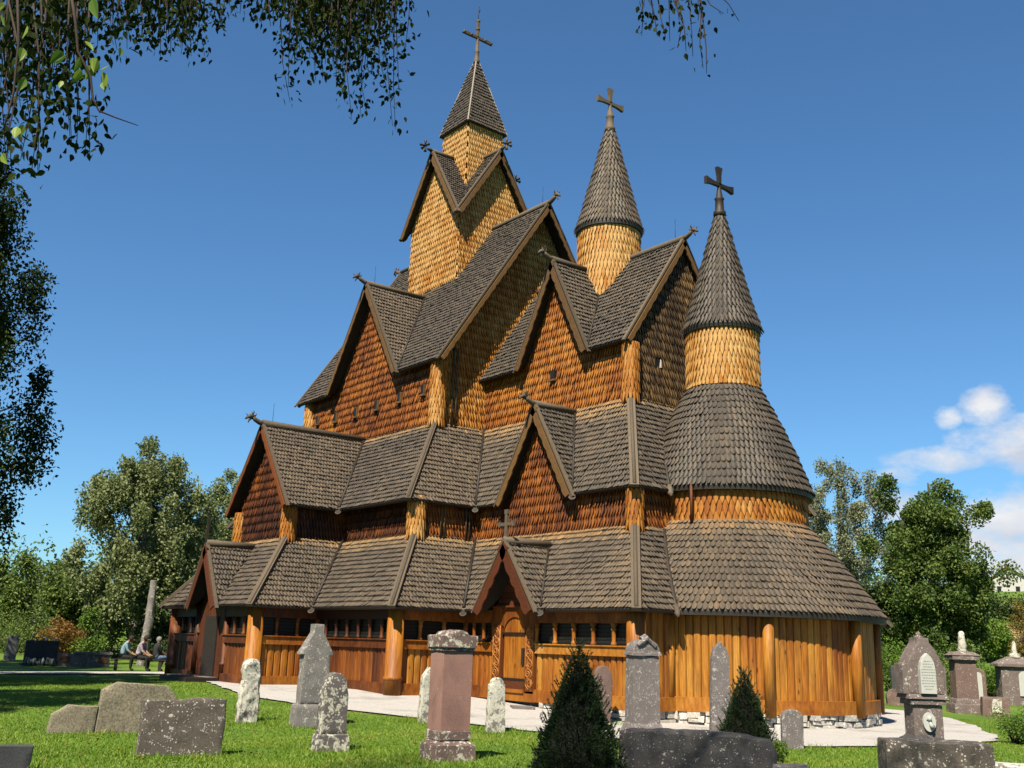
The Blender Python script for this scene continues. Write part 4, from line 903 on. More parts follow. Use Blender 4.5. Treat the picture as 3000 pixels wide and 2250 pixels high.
part(t, 'shaft', lambda m: block(m, -.31, .31, -.22, .22, .24, 1.60, .02), S_GREY, .006)
def crown_cap(m):
    block(m, -.33, .33, -.24, .24, 1.60, 1.67); prism(m, [(x, z+1.66) for x, z in arch(.62, .27, .24)], -.22, .22); m.tube([(-.20, -.22, 1.80), (0, -.24, 1.96), (.20, -.22, 1.80)], .05, 7); m.tube([(-.05, -.02, 1.93), (.06, 0, 1.99), (.1, 0, 1.95)], .06, 7)
part(t, 'crown', crown_cap, S_GREY, .016, .08)
t, k = grave('gravestone', 'slim dark obelisk-shaped stone with a pointed tip', 2112, 2152, 20, G_); part(t, 'slab', lambda m: prism(m, [(-.235, -.1), (.235, -.1), (.19, 1.62), (.15, 1.78), (.0, 1.95), (-.13, 1.80), (-.19, 1.62)], -.09, .09), S_GREY, .012)
t, k = grave('gravestone', 'small grey arched stone right of the low dark conifer', 2322, 2195, 15, G_); part(t, 'slab', lambda m: prism(m, [(-.20, -.1), (.20, -.1), (.20, .58)]+[(.19*math.cos(a), .60+.12*math.sin(a)) for a in np.linspace(0, math.pi, 7)]+[(-.20, .58)], -.08, .08), S_GREY, .012)
t, k = grave('gravestone', 'long low black-brown stone block with rounded ends and white lichen dots', 2040, 2300, 4, G_); part(t, 'slab', lambda m: prism(m, [(-1.03, -.1), (1.0, -.1), (1.03, .45), (.96, .60), (.60, .66), (.0, .685), (-.8, .68), (-1.0, .64)], -.22, .22, .05), S_BLACK, .018)
# monument with marble tablets
t, k = grave('gothic_monument', 'red-brown gabled monument with a white pointed marble tablet and an oval medallion', 2712, 2200, 25, G_, 'monument')
t.scale = (.80, .84, .88)
part(t, 'mound', lambda m: m.lathe((-.1, 0, 0), [(.62, -.1), (.60, .12), (.5, .25), (.3, .34), (.1, .38)], 18), S_BLACK, .06, .12, 3)
part(t, 'pedestal', lambda m: block(m, -.36, .36, -.24, .24, .2, .98, .0), S_ORN, .008)
part(t, 'cornice', lambda m: (block(m, -.43, .43, -.30, .30, .98, 1.10, .0), block(m, -.50, .50, -.34, .34, 1.10, 1.20, .02)), S_ORN, .012)
part(t, 'gabled_body', lambda m: prism(m, [(-.44, 1.20), (.44, 1.20), (.46, 1.80), (.40, 1.92), (.24, 2.18), (.14, 2.30), (.12, 2.40), (-.12, 2.40), (-.14, 2.30), (-.24, 2.18), (-.40, 1.92), (-.46, 1.80)], -.26, .26), S_ORN, .014)
part(t, 'side_shoulder', lambda m: block(m, -.56, -.43, -.22, .22, 1.2, 1.85, .0), S_ORN, .014); part(t, 'side_shoulder', lambda m: block(m, .43, .52, -.22, .22, 1.2, 1.78, .0), S_ORN, .014)
part(t, 'finial', lambda m: m.lathe((0, 0, 0), [(.13, 2.38), (.13, 2.43), (.06, 2.45), (.06, 2.50), (.02, 2.54)], 10), S_ORN, .004)
mb = MB(); tab = [(-.24, 1.13), (.24, 1.13), (.24, 1.74), (.20, 1.93), (.12, 2.06), (0, 2.16), (-.12, 2.06), (-.20, 1.93), (-.24, 1.74)]; prism(mb, tab, -.385, -.25, .008); tb = mb.build('marble_tablet', S_MARBLE, t); tb.scale = (.80, 1, .84); tb.location = (0, 0, .26)
mb = MB()
for i in range(11):
    z = 1.95-.07*i; hw_ = .12+.03*min(i, 3)-(.04 if i % 4 == 2 else 0)-(.06 if i > 8 else 0); x = -hw_
    while x < hw_:
        wd = random.uniform(.03, .08); mb.box((x+wd/2, -.386, z), (min(wd, hw_-x), .004, .018)); x += wd+.018
mb.build('inscription', S_LETTER, tb)
mb = MB(); mb.add([(.21*math.cos(a), y, .62+.27*math.sin(a)) for y in (-.30, -.23) for a in np.linspace(0, 2*math.pi, 28, endpoint=False)], [tuple(range(28))]+[((i+1) % 28, i, 28+i, 28+(i+1) % 28) for i in range(28)]); md = mb.build('medallion', S_MARBLE, t); md.scale = (.74, 1, .74); md.location = (0, 0, .16)
mb = MB(); mb.lathe((-.01, -.30, 0), [(.001, .62), (.05, .65), (.08, .71), (.06, .78), (.001, .81)], 12); mb.tube([(.0, -.30, .66), (.02, -.30, .55), (.08, -.30, .47)], [.04, .05, .09], 8); mb.tube([(-.08, -.31, .70), (-.11, -.31, .69)], .016, 5); mb.build('relief_profile', S_MARBLE, md)
t, k = grave('stone_kerb', 'speckled dark stone block below the gabled monument', 2745, 2335, 12, G_, 'stone block'); part(t, 'block', lambda m: block(m, -.66, .66, -.35, .35, -.1, .68, .02), S_SLAB, .014)
t, k = grave('stone_kerb', 'pale flat stone slab at the bottom right edge', 2935, 2330, 5, G_, 'stone block'); part(t, 'block', lambda m: block(m, -.32, .40, -.25, .25, -.1, .40, .02), S_LICHEN, .010)
t, k = grave('stone_kerb', 'grey flat slab just showing at the bottom edge between the dark blocks', 2318, 2320, 5, G_, 'stone block'); part(t, 'block', lambda m: block(m, -.25, .25, -.2, .2, -.1, .33, .02), S_GREY, .010)
# graves further off on the right
GR = 'old graves beyond the path on the right'
t, k = grave('pillar_monument', 'brown pillar monument crowned by a white urn figure', 2830, 2090, 20, GR, 'monument')
part(t, 'base', lambda m: (block(m, -.50, .50, -.42, .42, -.1, .32, .02), block(m, -.42, .42, -.36, .36, .32, .48, .03)), S_ORN, .012)
part(t, 'shaft', lambda m: block(m, -.36, .36, -.30, .30, .48, 1.72, .02), S_BROWN, .004)
part(t, 'cap', lambda m: (block(m, -.44, .44, -.38, .38, 1.72, 1.86), block(m, -.46, .46, -.40, .40, 1.86, 1.98, .14)), S_ORN, .012)
part(t, 'urn', lambda m: m.lathe((.03, 0, 0), [(.13, 1.98), (.14, 2.05), (.13, 2.25), (.11, 2.45), (.10, 2.58), (.03, 2.64)], 12), S_LICHEN, .03, .08)
t, k = grave('gravestone', 'slanted brown stone with a narrow white tablet, behind the urn pillar', 2872, 2066, 10, GR)
o = part(t, 'slab', lambda m: prism(m, arch(.50, 1.35, .3), -.12, .12), S_BROWN); mb = MB(); prism(mb, arch(.22, 1.0, .12), -.14, -.11, .005); o = mb.build('white_tablet', S_MARBLE, t); o.location = (0, 0, .2)
t, k = grave('pillar_monument', 'stone monument with a pyramid cap, urn and pale tablet at the right edge', 2985, 2066, 15, GR, 'monument')
part(t, 'body', lambda m: (block(m, -.68, .68, -.45, .45, -.1, 1.45, .02), block(m, -.80, .80, -.55, .55, 1.45, 1.56), block(m, -.78, .78, -.53, .53, 1.56, 1.82, .42)), S_ORN, .014, .14)
part(t, 'urn', lambda m: m.lathe((0, 0, 0), [(.22, 1.80), (.22, 1.92), (.10, 1.97), (.09, 2.2), (.07, 2.35), (.02, 2.42)], 12), S_LICHEN, .02, .1)
mb = MB(); prism(mb, arch(.6, .95, .2), -.49, -.45, .005); o = mb.build('white_tablet', S_MARBLE, t); o.location = (.25, 0, .35)
t, k = grave('gravestone', 'low squat stone with a pale tablet between the urn pillar and the right edge', 2917, 2101, 12, GR); part(t, 'slab', lambda m: block(m, -.42, .42, -.2, .2, -.1, .62, .03), S_BROWN, .02, .1)
mb = MB(); mb.box((.02, -.205, .36), (.3, .02, .42)); mb.build('pale_tablet', S_LICHEN, t)
t, k = grave('gravestone', 'brown monument with a small white arched tablet left of the gabled monument', 2664, 2064, 12, GR); part(t, 'slab', lambda m: (block(m, -.45, .45, -.3, .3, -.1, .5, .03), prism(m, [(x, z+.5) for x, z in arch(.72, 1.0, .22)], -.2, .2)), S_ORN, .02, .12)
mb = MB(); prism(mb, arch(.26, .85, .13), -.23, -.19, .005); o = mb.build('white_tablet', S_MARBLE, t); o.location = (.08, 0, .55)
t, k = grave('gravestone', 'dark narrow headstone at the apse corner, farthest back on the right', 2628, 2048, 10, GR); part(t, 'slab', lambda m: prism(m, arch(.36, 1.25, .14), -.1, .1), S_DARKGREY)
t, k = grave('gravestone', 'low brown rough stone beside the dark narrow headstone', 2625, 2068, 10, GR); part(t, 'slab', lambda m: prism(m, [(-.32, -.1), (.34, -.1), (.28, .52), (-.1, .58), (-.3, .4)], -.15, .15), S_BROWN, .03)
# graves far back on the left
GL = 'graves in the shade on the left'
t, k = grave('gravestone', 'leaning grey upright slab, leftmost of the far graves', 25, 1938, 8, GL); o = part(t, 'slab', lambda m: prism(m, [(-.25, -.1), (.25, -.1), (.30, 1.15), (-.14, 1.16)], -.1, .1), S_POINT)
t, k = grave('gravestone', 'broad polished black headstone with flowers at its foot on the far left', 115, 1950, 6, GL)
part(t, 'slab', lambda m: (block(m, -.62, .62, -.15, .15, .10, 1.0, .0), block(m, -.75, .75, -.5, .3, -.05, .10)), S_DARKGREY, .004, .3)
mb = MB()
for i in range(26): mb.lathe((random.uniform(-.7, .5), random.uniform(-.75, -.45), 0), [(.01, .02), (.06, .08+random.random()*.2), (.02, .16+random.random()*.2)], 6)
mb.build('flowers', plain('grey_green_flowers', (.22, .25, .24), .8, .6, 30), t)
mb = MB(); mb.lathe((.12, -.2, 0), [(.05, .98), (.09, 1.05), (.02, 1.12)], 6); mb.build('white_ornament', M_WHITE, t); mb = MB(); mb.lathe((.45, -.2, 0), [(.05, .98), (.10, 1.04), (.02, 1.10)], 6); mb.build('white_ornament', M_WHITE, t)
t, k = grave('gravestone', 'low grey box tomb with a pale rim beside the black headstone', 250, 1953, 6, GL); part(t, 'block', lambda m: (block(m, -1.1, .9, -.3, .3, -.1, .50, .0), block(m, -.5, .96, -.36, .36, .50, .60)), S_GREY, .008, .3)
for x in (-.85, .62):
    mb = MB(); mb.box((x, -.31, .28), (.38, .03, .24)); mb.build('rusty_panel', plain('rust_panel', (.22, .10, .05), .8, .4, 9), t)
t, k = grave('gravestone', 'weathered square block standing behind the box tomb', 220, 1925, 6, GL); part(t, 'slab', lambda m: block(m, -.38, .30, -.2, .2, -.1, 1.1, .02), S_POINT, .01)
t, k = grave('standing_stone', 'tall leaning slender standing stone behind the people on the bench', 420, 1952, 10, None, 'standing stone')
part(t, 'shaft', lambda m: m.tube([(-.12, 0, -.2), (-.02, 0, 1.2), (.0, 0, 2.2), (.03, 0, 3.2), (.04, 0, 3.75)], [.21, .20, .185, .16, .13], 9), S_POINT, .05, .25, 2.5)
# flat doorstep slab by the porch
p0, p1 = ground(520, 1986), ground(646, 1998); mb = MB(); mb.beam(p0+Vector((0, 0, .06)), p1+Vector((0, 0, .06)), .9, .16); o = mb.build('stone_step', S_GREY); tag(o, 'long flat stone step lying by the dark south porch', 'stone step')
mb = MB(); p0, p1 = ground(1480, 2078), ground(1545, 2081); mb.beam(p0+Vector((0, .2, .02)), p1+Vector((0, .2, .02)), .6, .14); o = mb.build('stone_step', S_GREY); tag(o, 'flat dark stone step below the carved chancel door', 'stone step')
# ---------------------------------------------------------------- house on the hill
hp = along(2952, 1748, 250); hp.z -= .3

hv = math.atan2(_rr[1], _rr[0])+R(-20)
house = tag(empty('house', (hp.x, hp.y, hp.z), hv), 'white wooden house with a red-brown roof on the hillside far right', 'house')
mb = MB(); hw_, hd, hh, hr = 4.2, 5., 3.4, 2.6
prism(mb, [(-hw_, -2), (hw_, -2), (hw_, hh), (0, hh+hr), (-hw_, hh)], -hd, hd, .03); mb.build('wall', plain('white_weatherboard', (.72, .72, .70), .7, .06, 2, (.3, .3, 8)), house)
mb = MB()
for sx in (-1, 1):
    n_ = np.array([sx*hr, 0, hw_]); n_ = n_/np.linalg.norm(n_)
    p_ = [np.array(a, float)+n_*.22 for a in ((sx*(hw_+.5), -hd-.5, hh-.31), (sx*(hw_+.5), hd+.5, hh-.31), (0, hd+.5, hh+hr), (0, -hd-.5, hh+hr))]; mb.slab(up_out(p_), .2)
rf = mb.build('roof', plain('red_brown_tiles', (.20, .075, .05), .8, .25, 3, (1, 1, 4)), house)
mb = MB(); mb.box((.3, 1, hh+hr+.5), (.7, .7, 1.6)); mb.build('chimney', plain('chimney_brick', (.25, .12, .09), .9, .3, 6), rf)
for x in (-2., 1.6):
    mb = MB(); mb.box((x, -hd-.02, 1.6), (1.0, .08, 1.3)); w_ = mb.build('window', S_MARBLE, house); mb = MB(); mb.box((x, -hd-.06, 1.6), (.8, .06, 1.1)); mb.build('pane', M_GLASS, w_)
# annex with the darker roof seen left of the gable
mb = MB(); prism(mb, [(-8.5, -2), (-4.25, -2), (-4.25, 2.9), (-8.5, 2.9)], -2.5, 4, .03); mb.build('side_wing', bpy.data.materials['white_weatherboard'], house)
mb = MB(); mb.slab(up_out([(-8.9, -3, 2.8), (-4., -3, 2.8), (-4., 1, 5.0), (-8.9, 1, 5.0)]), .15); mb.slab(up_out([(-8.9, 4.5, 2.9), (-4., 4.5, 2.9), (-4., 1.02, 5.0), (-8.9, 1.02, 5.0)]), .15); mb.build('wing_roof', bpy.data.materials['red_brown_tiles'], house)
# ---------------------------------------------------------------- vegetation
def leaf_mat(name, stops, trans=.35, k=.76, spec=.3, rough=.55):
    m = bpy.data.materials.new(name); m.use_nodes = True; nt = m.node_tree; b = nt.nodes['Principled BSDF']; b.inputs['Roughness'].default_value = rough; b.inputs['Specular IOR Level'].default_value = spec
    r = attr(nt, 'rnd'); t = attr(nt, 'tone'); n = noise(nt, .8, 3)
    f = mth(nt, 'ADD', mth(nt, 'MULTIPLY', r, .45), mth(nt, 'ADD', mth(nt, 'MULTIPLY', n.outputs[0], .45), mth(nt, 'MULTIPLY', mth(nt, 'SUBTRACT', t, .5), .5)), True)
    c = ramp(nt, stops, f, k=k).outputs[0]; nt.links.new(c, b.inputs['Base Color'])
    tr = nt.nodes.new('ShaderNodeBsdfTranslucent'); nt.links.new(c, tr.inputs[0]); mx = nt.nodes.new('ShaderNodeMixShader'); mx.inputs[0].default_value = trans
    nt.links.new(b.outputs[0], mx.inputs[1]); nt.links.new(tr.outputs[0], mx.inputs[2]); nt.links.new(mx.outputs[0], nt.nodes['Material Output'].inputs[0]); return m
L_BIRCH = leaf_mat('birch_leaves', [(.1, (.045, .080, .014)), (.5, (.105, .165, .028)), (.9, (.21, .26, .055))])
L_GREY = leaf_mat('grey_green_birch_leaves', [(.1, (.10, .12, .065)), (.5, (.20, .225, .125)), (.9, (.33, .34, .21))])
L_PALE = leaf_mat('pale_birch_leaves', [(.1, (.085, .115, .040)), (.5, (.165, .205, .075)), (.9, (.29, .31, .14))])  # gloss of the distant leaves put into the colour as a paler green
L_DARK = leaf_mat('dark_leaves', [(.1, (.014, .028, .006)), (.5, (.034, .060, .010)), (.9, (.085, .115, .020))])
L_DEEP = leaf_mat('shade_toned_birch_leaves', [(.1, (.012, .024, .006)), (.5, (.028, .050, .009)), (.9, (.075, .105, .018))], .2, .5, .08, .8)  # leaf colour darkened to carry the shade of neighbouring trees
L_SHADE = leaf_mat('shade_darkened_birch_leaves', [(.1, (.012, .024, .006)), (.5, (.030, .052, .010)), (.9, (.085, .115, .022))], .15, .34, .04, .8)  # the crown's own shade painted into a darker leaf colour
L_GREEN = leaf_mat('broad_leaves', [(.1, (.038, .070, .012)), (.5, (.080, .135, .022)), (.9, (.17, .21, .045))])
L_YEW = leaf_mat('conifer_needles', [(.1, (.006, .014, .005)), (.5, (.014, .032, .009)), (.9, (.035, .065, .016))], .1, .7)
L_BRIGHT = leaf_mat('bright_shrub_leaves', [(.1, (.045, .095, .010)), (.5, (.095, .18, .016)), (.9, (.20, .27, .035))])
L_RUST = leaf_mat('rusty_shrub_leaves', [(.1, (.09, .05, .012)), (.5, (.20, .10, .02)), (.9, (.28, .17, .03))])
L_GOLD = leaf_mat('golden_conifer', [(.1, (.08, .07, .010)), (.5, (.17, .13, .02)), (.9, (.25, .19, .03))])
M_BARK = plain('bark', (.10, .085, .07), .9, .5, 12, (1, 1, .3))
def birch_bark():
    m, nt, b = nmat('birch_bark', .8); n = noise(nt, 5, 4, .6, stretch=(1, 1, 5)); c = ramp(nt, [(.42, (.05, .045, .04)), (.5, (.50, .48, .44))], n.outputs[0]).outputs[0]; nt.links.new(c, b.inputs['Base Color']); return m
M_BIRCH = birch_bark(); M_TWIG = plain('twig_bark', (.055, .032, .022), .8, .3, 20)
_LQ = np.array([0, 1, 2, 3])
def leaves(mb, P, size, tone=None, hang=0., asp=.62, smin=.65, dirs=None):
    """one small folded diamond per leaf at the points P"""
    N = len(P)
    if N == 0: return
    d = RNG.normal(size=(N, 3)); d /= np.linalg.norm(d, axis=1)[:, None]
    if dirs is not None: d = d*.6+dirs
    d[:, 2] -= hang; d /= np.linalg.norm(d, axis=1)[:, None]
    s = RNG.normal(size=(N, 3)); s -= d*(s*d).sum(1)[:, None]; s /= np.linalg.norm(s, axis=1)[:, None]; nn = np.cross(d, s)
    L = size*RNG.uniform(smin, 1.25, N)[:, None]; wdt = L*asp*.5
    V = np.stack([P, P+d*L*.42+s*wdt+nn*L*.08, P+d*L, P+d*L*.42-s*wdt+nn*L*.08], 1)
    tn = np.full(N, .5) if tone is None else tone
    mb.bulk(V.reshape(-1, 3), (np.arange(N)[:, None]*4+_LQ).ravel(), np.full(N, 4, np.int32), RNG.random(N), tn)
def tri_leaf(mb, P, d, size, tone=.5):      # a larger ovate leaf with a midrib fold, seven outline points
    N = len(P); s = RNG.normal(size=(N, 3)); s -= d*(s*d).sum(1)[:, None]; s /= np.linalg.norm(s, axis=1)[:, None]; nn = np.cross(d, s); L = size*RNG.uniform(.7, 1.2, N)[:, None]
    pr = [(0, 0, 0), (.16, .22, .05), (.42, .29, .07), (.76, .14, .04), (1, 0, -.03), (.76, -.14, .04), (.42, -.29, .07), (.16, -.22, .05)]
    V = np.stack([P+d*L*a+s*L*b+nn*L*c for a, b, c in pr], 1)
    lp = np.array([0, 1, 2, 3, 4, 0, 4, 5, 6, 7]); tt = np.array([5, 5], np.int32)
    mb.bulk(V.reshape(-1, 3), (np.arange(N)[:, None]*8+lp).ravel(), np.tile(tt, N), np.repeat(RNG.random(N), 2), np.full(2*N, tone))
def clumps(center, rx, ry, rz, n, shape='oval'):
    """clump centres spread through the crown, more towards its outside"""
    out = []
    while len(out) < n:
        p = RNG.uniform(-1, 1, 3); r = np.linalg.norm(p)
        if r > 1 or r < .35*RNG.random(): continue
        z = p[2]
        if shape == 'cone': f = 1-.62*(z+1)/2
        elif shape == 'mild': f = 1-.30*(z+1)/2
        elif shape == 'drop': f = .55+.45*math.sin((z+1)/2*math.pi*.8+.5)
        else: f = 1
        out.append((center[0]+p[0]*rx*f, center[1]+p[1]*ry*f, center[2]+z*rz))
    return np.array(out)
def tree(name, label, base, H, crown, mat, leaf, nleaf, nclump=60, bark=None, r0=.22, hang=0., droop=0., cl=.75, lean=(0, 0), group=None, cat='tree', trunk_top=.8, flat=.75, extra=None):
    """crown: (height of the middle / H, rx, rz, shape)"""
    b = np.array(base, float); t = tag(empty(name, base), label, cat, group)
    zc, rx, rz, shp = crown; c = np.array([lean[0], lean[1], H*zc])
    C = clumps(c, rx, rx, rz, nclump, shp)
    if extra is not None: C = np.vstack([C, np.array(extra)])
    mb = MB(); top = np.array([lean[0]*1.1, lean[1]*1.1, H*trunk_top]); path = [np.array([0, 0, -.2]), top*.25+[r0*.3, 0, 0], top*.5-[r0*.3, 0, 0], top*.75+[0, r0*.3, 0], top]
    mb.tube(path, [r0*1.15, r0*.9, r0*.7, r0*.45, r0*.12], 9)
    for i in RNG.permutation(len(C))[:min(len(C), 30)]:
        e = C[i]; h = np.clip(e[2]*.62-.1*H*RNG.random(), .12*H, H*trunk_top*.95); f = h/(H*trunk_top); s = top*f; m_ = (s+e)/2+[0, 0, .12*np.linalg.norm(e-s)]
        rr = r0*(1-f)*.35+.012; mb.tube([s, m_, e], [rr, rr*.6, .006], 6)
    mb.build('trunk', bark or M_BARK, t)
    mb = MB(); per = nleaf//len(C); P = []; T = []
    for cc in C:
        rc = cl*RNG.uniform(.6, 1.3); n = int(per*RNG.uniform(.6, 1.4)); g = RNG.normal(size=(n, 3)); g /= np.linalg.norm(g, axis=1)[:, None]; g *= (RNG.random(n)**.45)[:, None]*rc
        g[:, 2] *= flat
        if droop > 0: g[:, :2] *= .8; g[:, 2] -= RNG.random(n)**1.5*droop*RNG.uniform(.4, 1.3)
        P.append(cc+g); T.append(np.full(n, .5+RNG.normal(0, .16)))
    leaves(mb, np.vstack(P), leaf, np.concatenate(T), hang); mb.build('crown', mat, t); return t
def gp(x, y): return (x, y, gzz(x, y))
def bp(u, D): w = along(u, 1900, D); return gp(w.x, w.y)
GT = 'trees around the churchyard'
tree('birch_tree', 'broad sunlit birch with drooping twigs on the left behind the graves', bp(385, 60), 12.2, (.56, 3.9, 5.2, 'drop'), L_PALE, .19, 60000, 170, M_BIRCH, .26, .6, 1.5, .72, group=GT, trunk_top=.9)
tree('birch_tree', 'lower bushy birch at the right foot of the broad birch, next to the church', bp(505, 62), 6.6, (.54, 2.4, 2.9, 'oval'), L_BIRCH, .18, 30000, 80, M_BIRCH, .2, .6, 1.2, .8, group=GT)
tree('birch_tree', 'small hazy birch partly hidden by the porch gable of the church', bp(645, 80), 12.6, (.62, 2.9, 4.8, 'drop'), L_PALE, .21, 30000, 90, M_BIRCH, .22, .5, 1.0, .8, group=GT, trunk_top=.9)
tree('birch_tree', 'dense mid-green tree filling the gap left of the broad birch', bp(90, 66), 5.6, (.5, 3.6, 2.6, 'oval'), L_BIRCH, .2, 32000, 90, M_BIRCH, .2, .4, .9, .9, group=GT)
tree('birch_tree', 'tall loose grey-green birch just right of the apse roof', bp(2475, 70), 14.0, (.57, 3.3, 5.7, 'oval'), L_GREY, .16, 40000, 150, M_BIRCH, .22, .5, 1.0, .62, group=GT, trunk_top=.92)
tree('broadleaf_tree', 'big dark green broadleaf tree with three rounded tops on the right', bp(2752, 60), 11.8, (.46, 3.0, 5.0, 'mild'), L_GREEN, .18, 70000, 130, M_BARK, .34, .25, .2, .85, group=GT, trunk_top=.9,
     extra=[(-1.6, -1.2, 9.4), (-1.7, -1.4, 10.1), (-1.6, -1.5, 10.7), (.2, .2, 9.7), (.4, .6, 10.4), (.9, 1.0, 9.8), (1.6, 1.9, 9.0), (1.9, 2.2, 9.3), (2.4, 3.0, 6.0), (-2.2, -2.6, 7.2)])
tree('broadleaf_tree', 'dark leafy tree in the shade between the pale birch and the big dark tree', bp(2580, 62), 5.4, (.5, 2.0, 2.5, 'oval'), L_DARK, .2, 20000, 70, M_BARK, .2, .2, .2, .8, group=GT)
tree('broadleaf_tree', 'low rounded green tree below the white house, beside the big dark tree', bp(2880, 78), 2.9, (.5, 2.4, 1.2, 'oval'), L_BRIGHT, .16, 14000, 40, M_BARK, .2, .2, .2, .85, group=GT)
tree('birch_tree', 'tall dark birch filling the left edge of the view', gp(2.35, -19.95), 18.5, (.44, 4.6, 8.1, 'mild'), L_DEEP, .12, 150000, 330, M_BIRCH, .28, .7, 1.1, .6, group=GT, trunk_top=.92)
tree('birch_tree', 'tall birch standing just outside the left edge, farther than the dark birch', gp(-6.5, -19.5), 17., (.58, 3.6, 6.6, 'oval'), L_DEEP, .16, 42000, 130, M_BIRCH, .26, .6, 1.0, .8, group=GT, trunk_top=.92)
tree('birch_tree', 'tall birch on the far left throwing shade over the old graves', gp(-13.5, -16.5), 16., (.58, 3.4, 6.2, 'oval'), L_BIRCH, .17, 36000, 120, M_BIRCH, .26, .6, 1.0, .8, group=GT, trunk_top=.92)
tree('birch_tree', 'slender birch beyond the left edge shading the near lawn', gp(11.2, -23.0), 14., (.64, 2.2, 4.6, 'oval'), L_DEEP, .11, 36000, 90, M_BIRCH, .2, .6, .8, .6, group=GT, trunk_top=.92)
# shrubs and hedges
def shrub(name, label, base, rx, ry, rz, mat, leaf, n, nc=14, cone=False, cat='shrub', group=None, cl=None):
    t = tag(empty(name, base), label, cat, group); C = clumps((0, 0, rz*.85), rx*.8, ry*.8, rz*.85, nc, 'cone' if cone else 'oval'); mb = MB()
    for e in C: mb.tube([(e[0]*.2, e[1]*.2, -.05), (e[0]*.6, e[1]*.6, e[2]*.5), e], [.03, .02, .005], 5)
    mb.build('stem', M_BARK, t); mb = MB(); P = []; T = []; cl = cl or min(rx, rz)*.5
    for cc in C:
        m_ = n//nc; g = RNG.normal(size=(m_, 3)); g /= np.linalg.norm(g, axis=1)[:, None]; g *= (RNG.random(m_)**.4)[:, None]*cl; p = cc+g; p[:, 2] = np.abs(p[:, 2]); P.append(p); T.append(np.full(m_, .5+RNG.normal(0, .15)))
    leaves(mb, np.vstack(P), leaf, np.concatenate(T), 0); mb.build('foliage', mat, t); return t
GS = 'shrubs beyond the graves'
for u, D, rx, rz, mt, lab in ((40, 62, 2.6, 1.5, L_BIRCH, 'mid-green rounded shrub at the far left edge'), (180, 58, 1.3, 1.0, L_RUST, 'rust-coloured low shrub behind the black headstone'), (260, 56, .9, 1.35, L_BRIGHT, 'bright green pointed shrub behind the box tomb'),
        (340, 60, 2.4, 1.2, L_DARK, 'dark shrub under the broad birch, left part'), (450, 58, 1.8, 1.0, L_DARK, 'dark clipped shrub left of the people on the bench'), (550, 58, 1.8, 1.0, L_DARK, 'dark shrub between the bench and the church'),
        (2630, 50, 2.2, 1.3, L_BRIGHT, 'light green bush right behind the apse'), (2700, 46, 1.8, 1.0, L_GREEN, 'green bush behind the gabled monument'), (2860, 52, 2.2, .8, L_BRIGHT, 'sunny green bank shrub behind the urn pillar'), (2960, 50, 2.2, .85, L_BRIGHT, 'sunny green bush behind the right edge monument'), (2790, 50, 2.0, 1.0, L_BRIGHT, 'low sunlit shrub left of the urn pillar')):
    shrub('shrub', lab, bp(u, D), rx, rx, rz, mt, .11, 3600, 16, cone='pointed' in lab, group=GS)
shrub('golden_conifer', 'golden-brown columnar conifer at the right edge below the white house', bp(3000, 62), .9, .9, 3.0, L_GOLD, .1, 5000, 26, True, 'shrub', None, .5)
g_ = ground(2985, 2180); shrub('shrub', 'fresh green leafy bush at the right edge on the lawn', g_, .55, .55, .5, L_BRIGHT, .045, 3500, 16, group=None)
g_ = ground(2284, 2235); shrub('shrub', 'small yellow-green tuft bush beside the long dark stone block', g_, .16, .16, .22, L_BRIGHT, .03, 1100, 8)
# clipped dark conifers in front
def conifer(label, u, v, h, r):
    b = ground(u, v); t = tag(empty('dwarf_conifer', b), label, 'conifer', 'dark cone-shaped conifers'); mb = MB(); mb.tube([(0, 0, -.1), (0, 0, h*.93)], [.05, .012], 7); mb.lathe((0, 0, 0), [(r*.70, .02), (r*.62, h*.3), (r*.30, h*.65), (.02, h*.9)], 16); mb.build('trunk', plain('dark_inner_core', (.008, .010, .006), .95, .2, 5), t)  # near-black core cone fills the foliage around the stem
    mb = MB(); N = int(24000*r*h/.9); z = 1-np.sqrt(RNG.random(N)); a = RNG.uniform(0, 2*math.pi, N); pf = (1-z)**.85
    lump = np.array([mnoise.fractal(Vector((math.cos(x)*3.2, math.sin(x)*3.2, y*8)), .8, 2., 3) for x, y in zip(a, z)]); R_ = r*pf*(.92+.22*lump)*(RNG.random(N)**.12)+.008
    P = np.stack([R_*np.cos(a), R_*np.sin(a), z*h], 1); d = np.stack([np.cos(a), np.sin(a), np.full(N, .65)], 1)
    leaves(mb, P, .042, np.clip(.5+lump*.5, 0, 1), 0, .34, dirs=d*1.3)
    for k in range(150):
        zz = RNG.random()**1.3; aa = RNG.uniform(0, 6.28); rr = r*(1-zz)**.85*.98; q0 = np.array([rr*math.cos(aa), rr*math.sin(aa), zz*h]); dd = np.array([math.cos(aa)*.5, math.sin(aa)*.5, .9]); n_ = 26; f = RNG.random(n_)[:, None]
        leaves(mb, q0+dd*f*.14, .035, None, 0, .34, dirs=np.tile(dd, (n_, 1)))
    n_ = 160; f = RNG.random(n_)[:, None]; leaves(mb, np.array([0, 0, h*.90])+np.array([0, 0, 1.])*f*h*.10+RNG.normal(0, .006, (n_, 3)), .035, None, 0, .3, dirs=np.tile([0, 0, 1.], (n_, 1)))
    f = RNG.random(90)[:, None]; leaves(mb, np.array([.045, .03, h*.86])+np.array([.03, .02, 1.])*f*h*.09+RNG.normal(0, .006, (90, 3)), .035, None, 0, .3, dirs=np.tile([0, 0, 1.], (90, 1)))
    mb.build('foliage', L_YEW, t)
conifer('taller dark dwarf conifer with a split tip in front of the chancel wall', 1690, 2300, 1.70, .66)
conifer('lower dark dwarf conifer standing behind the long black-brown stone block', 2185, 2215, 1.36, .56)
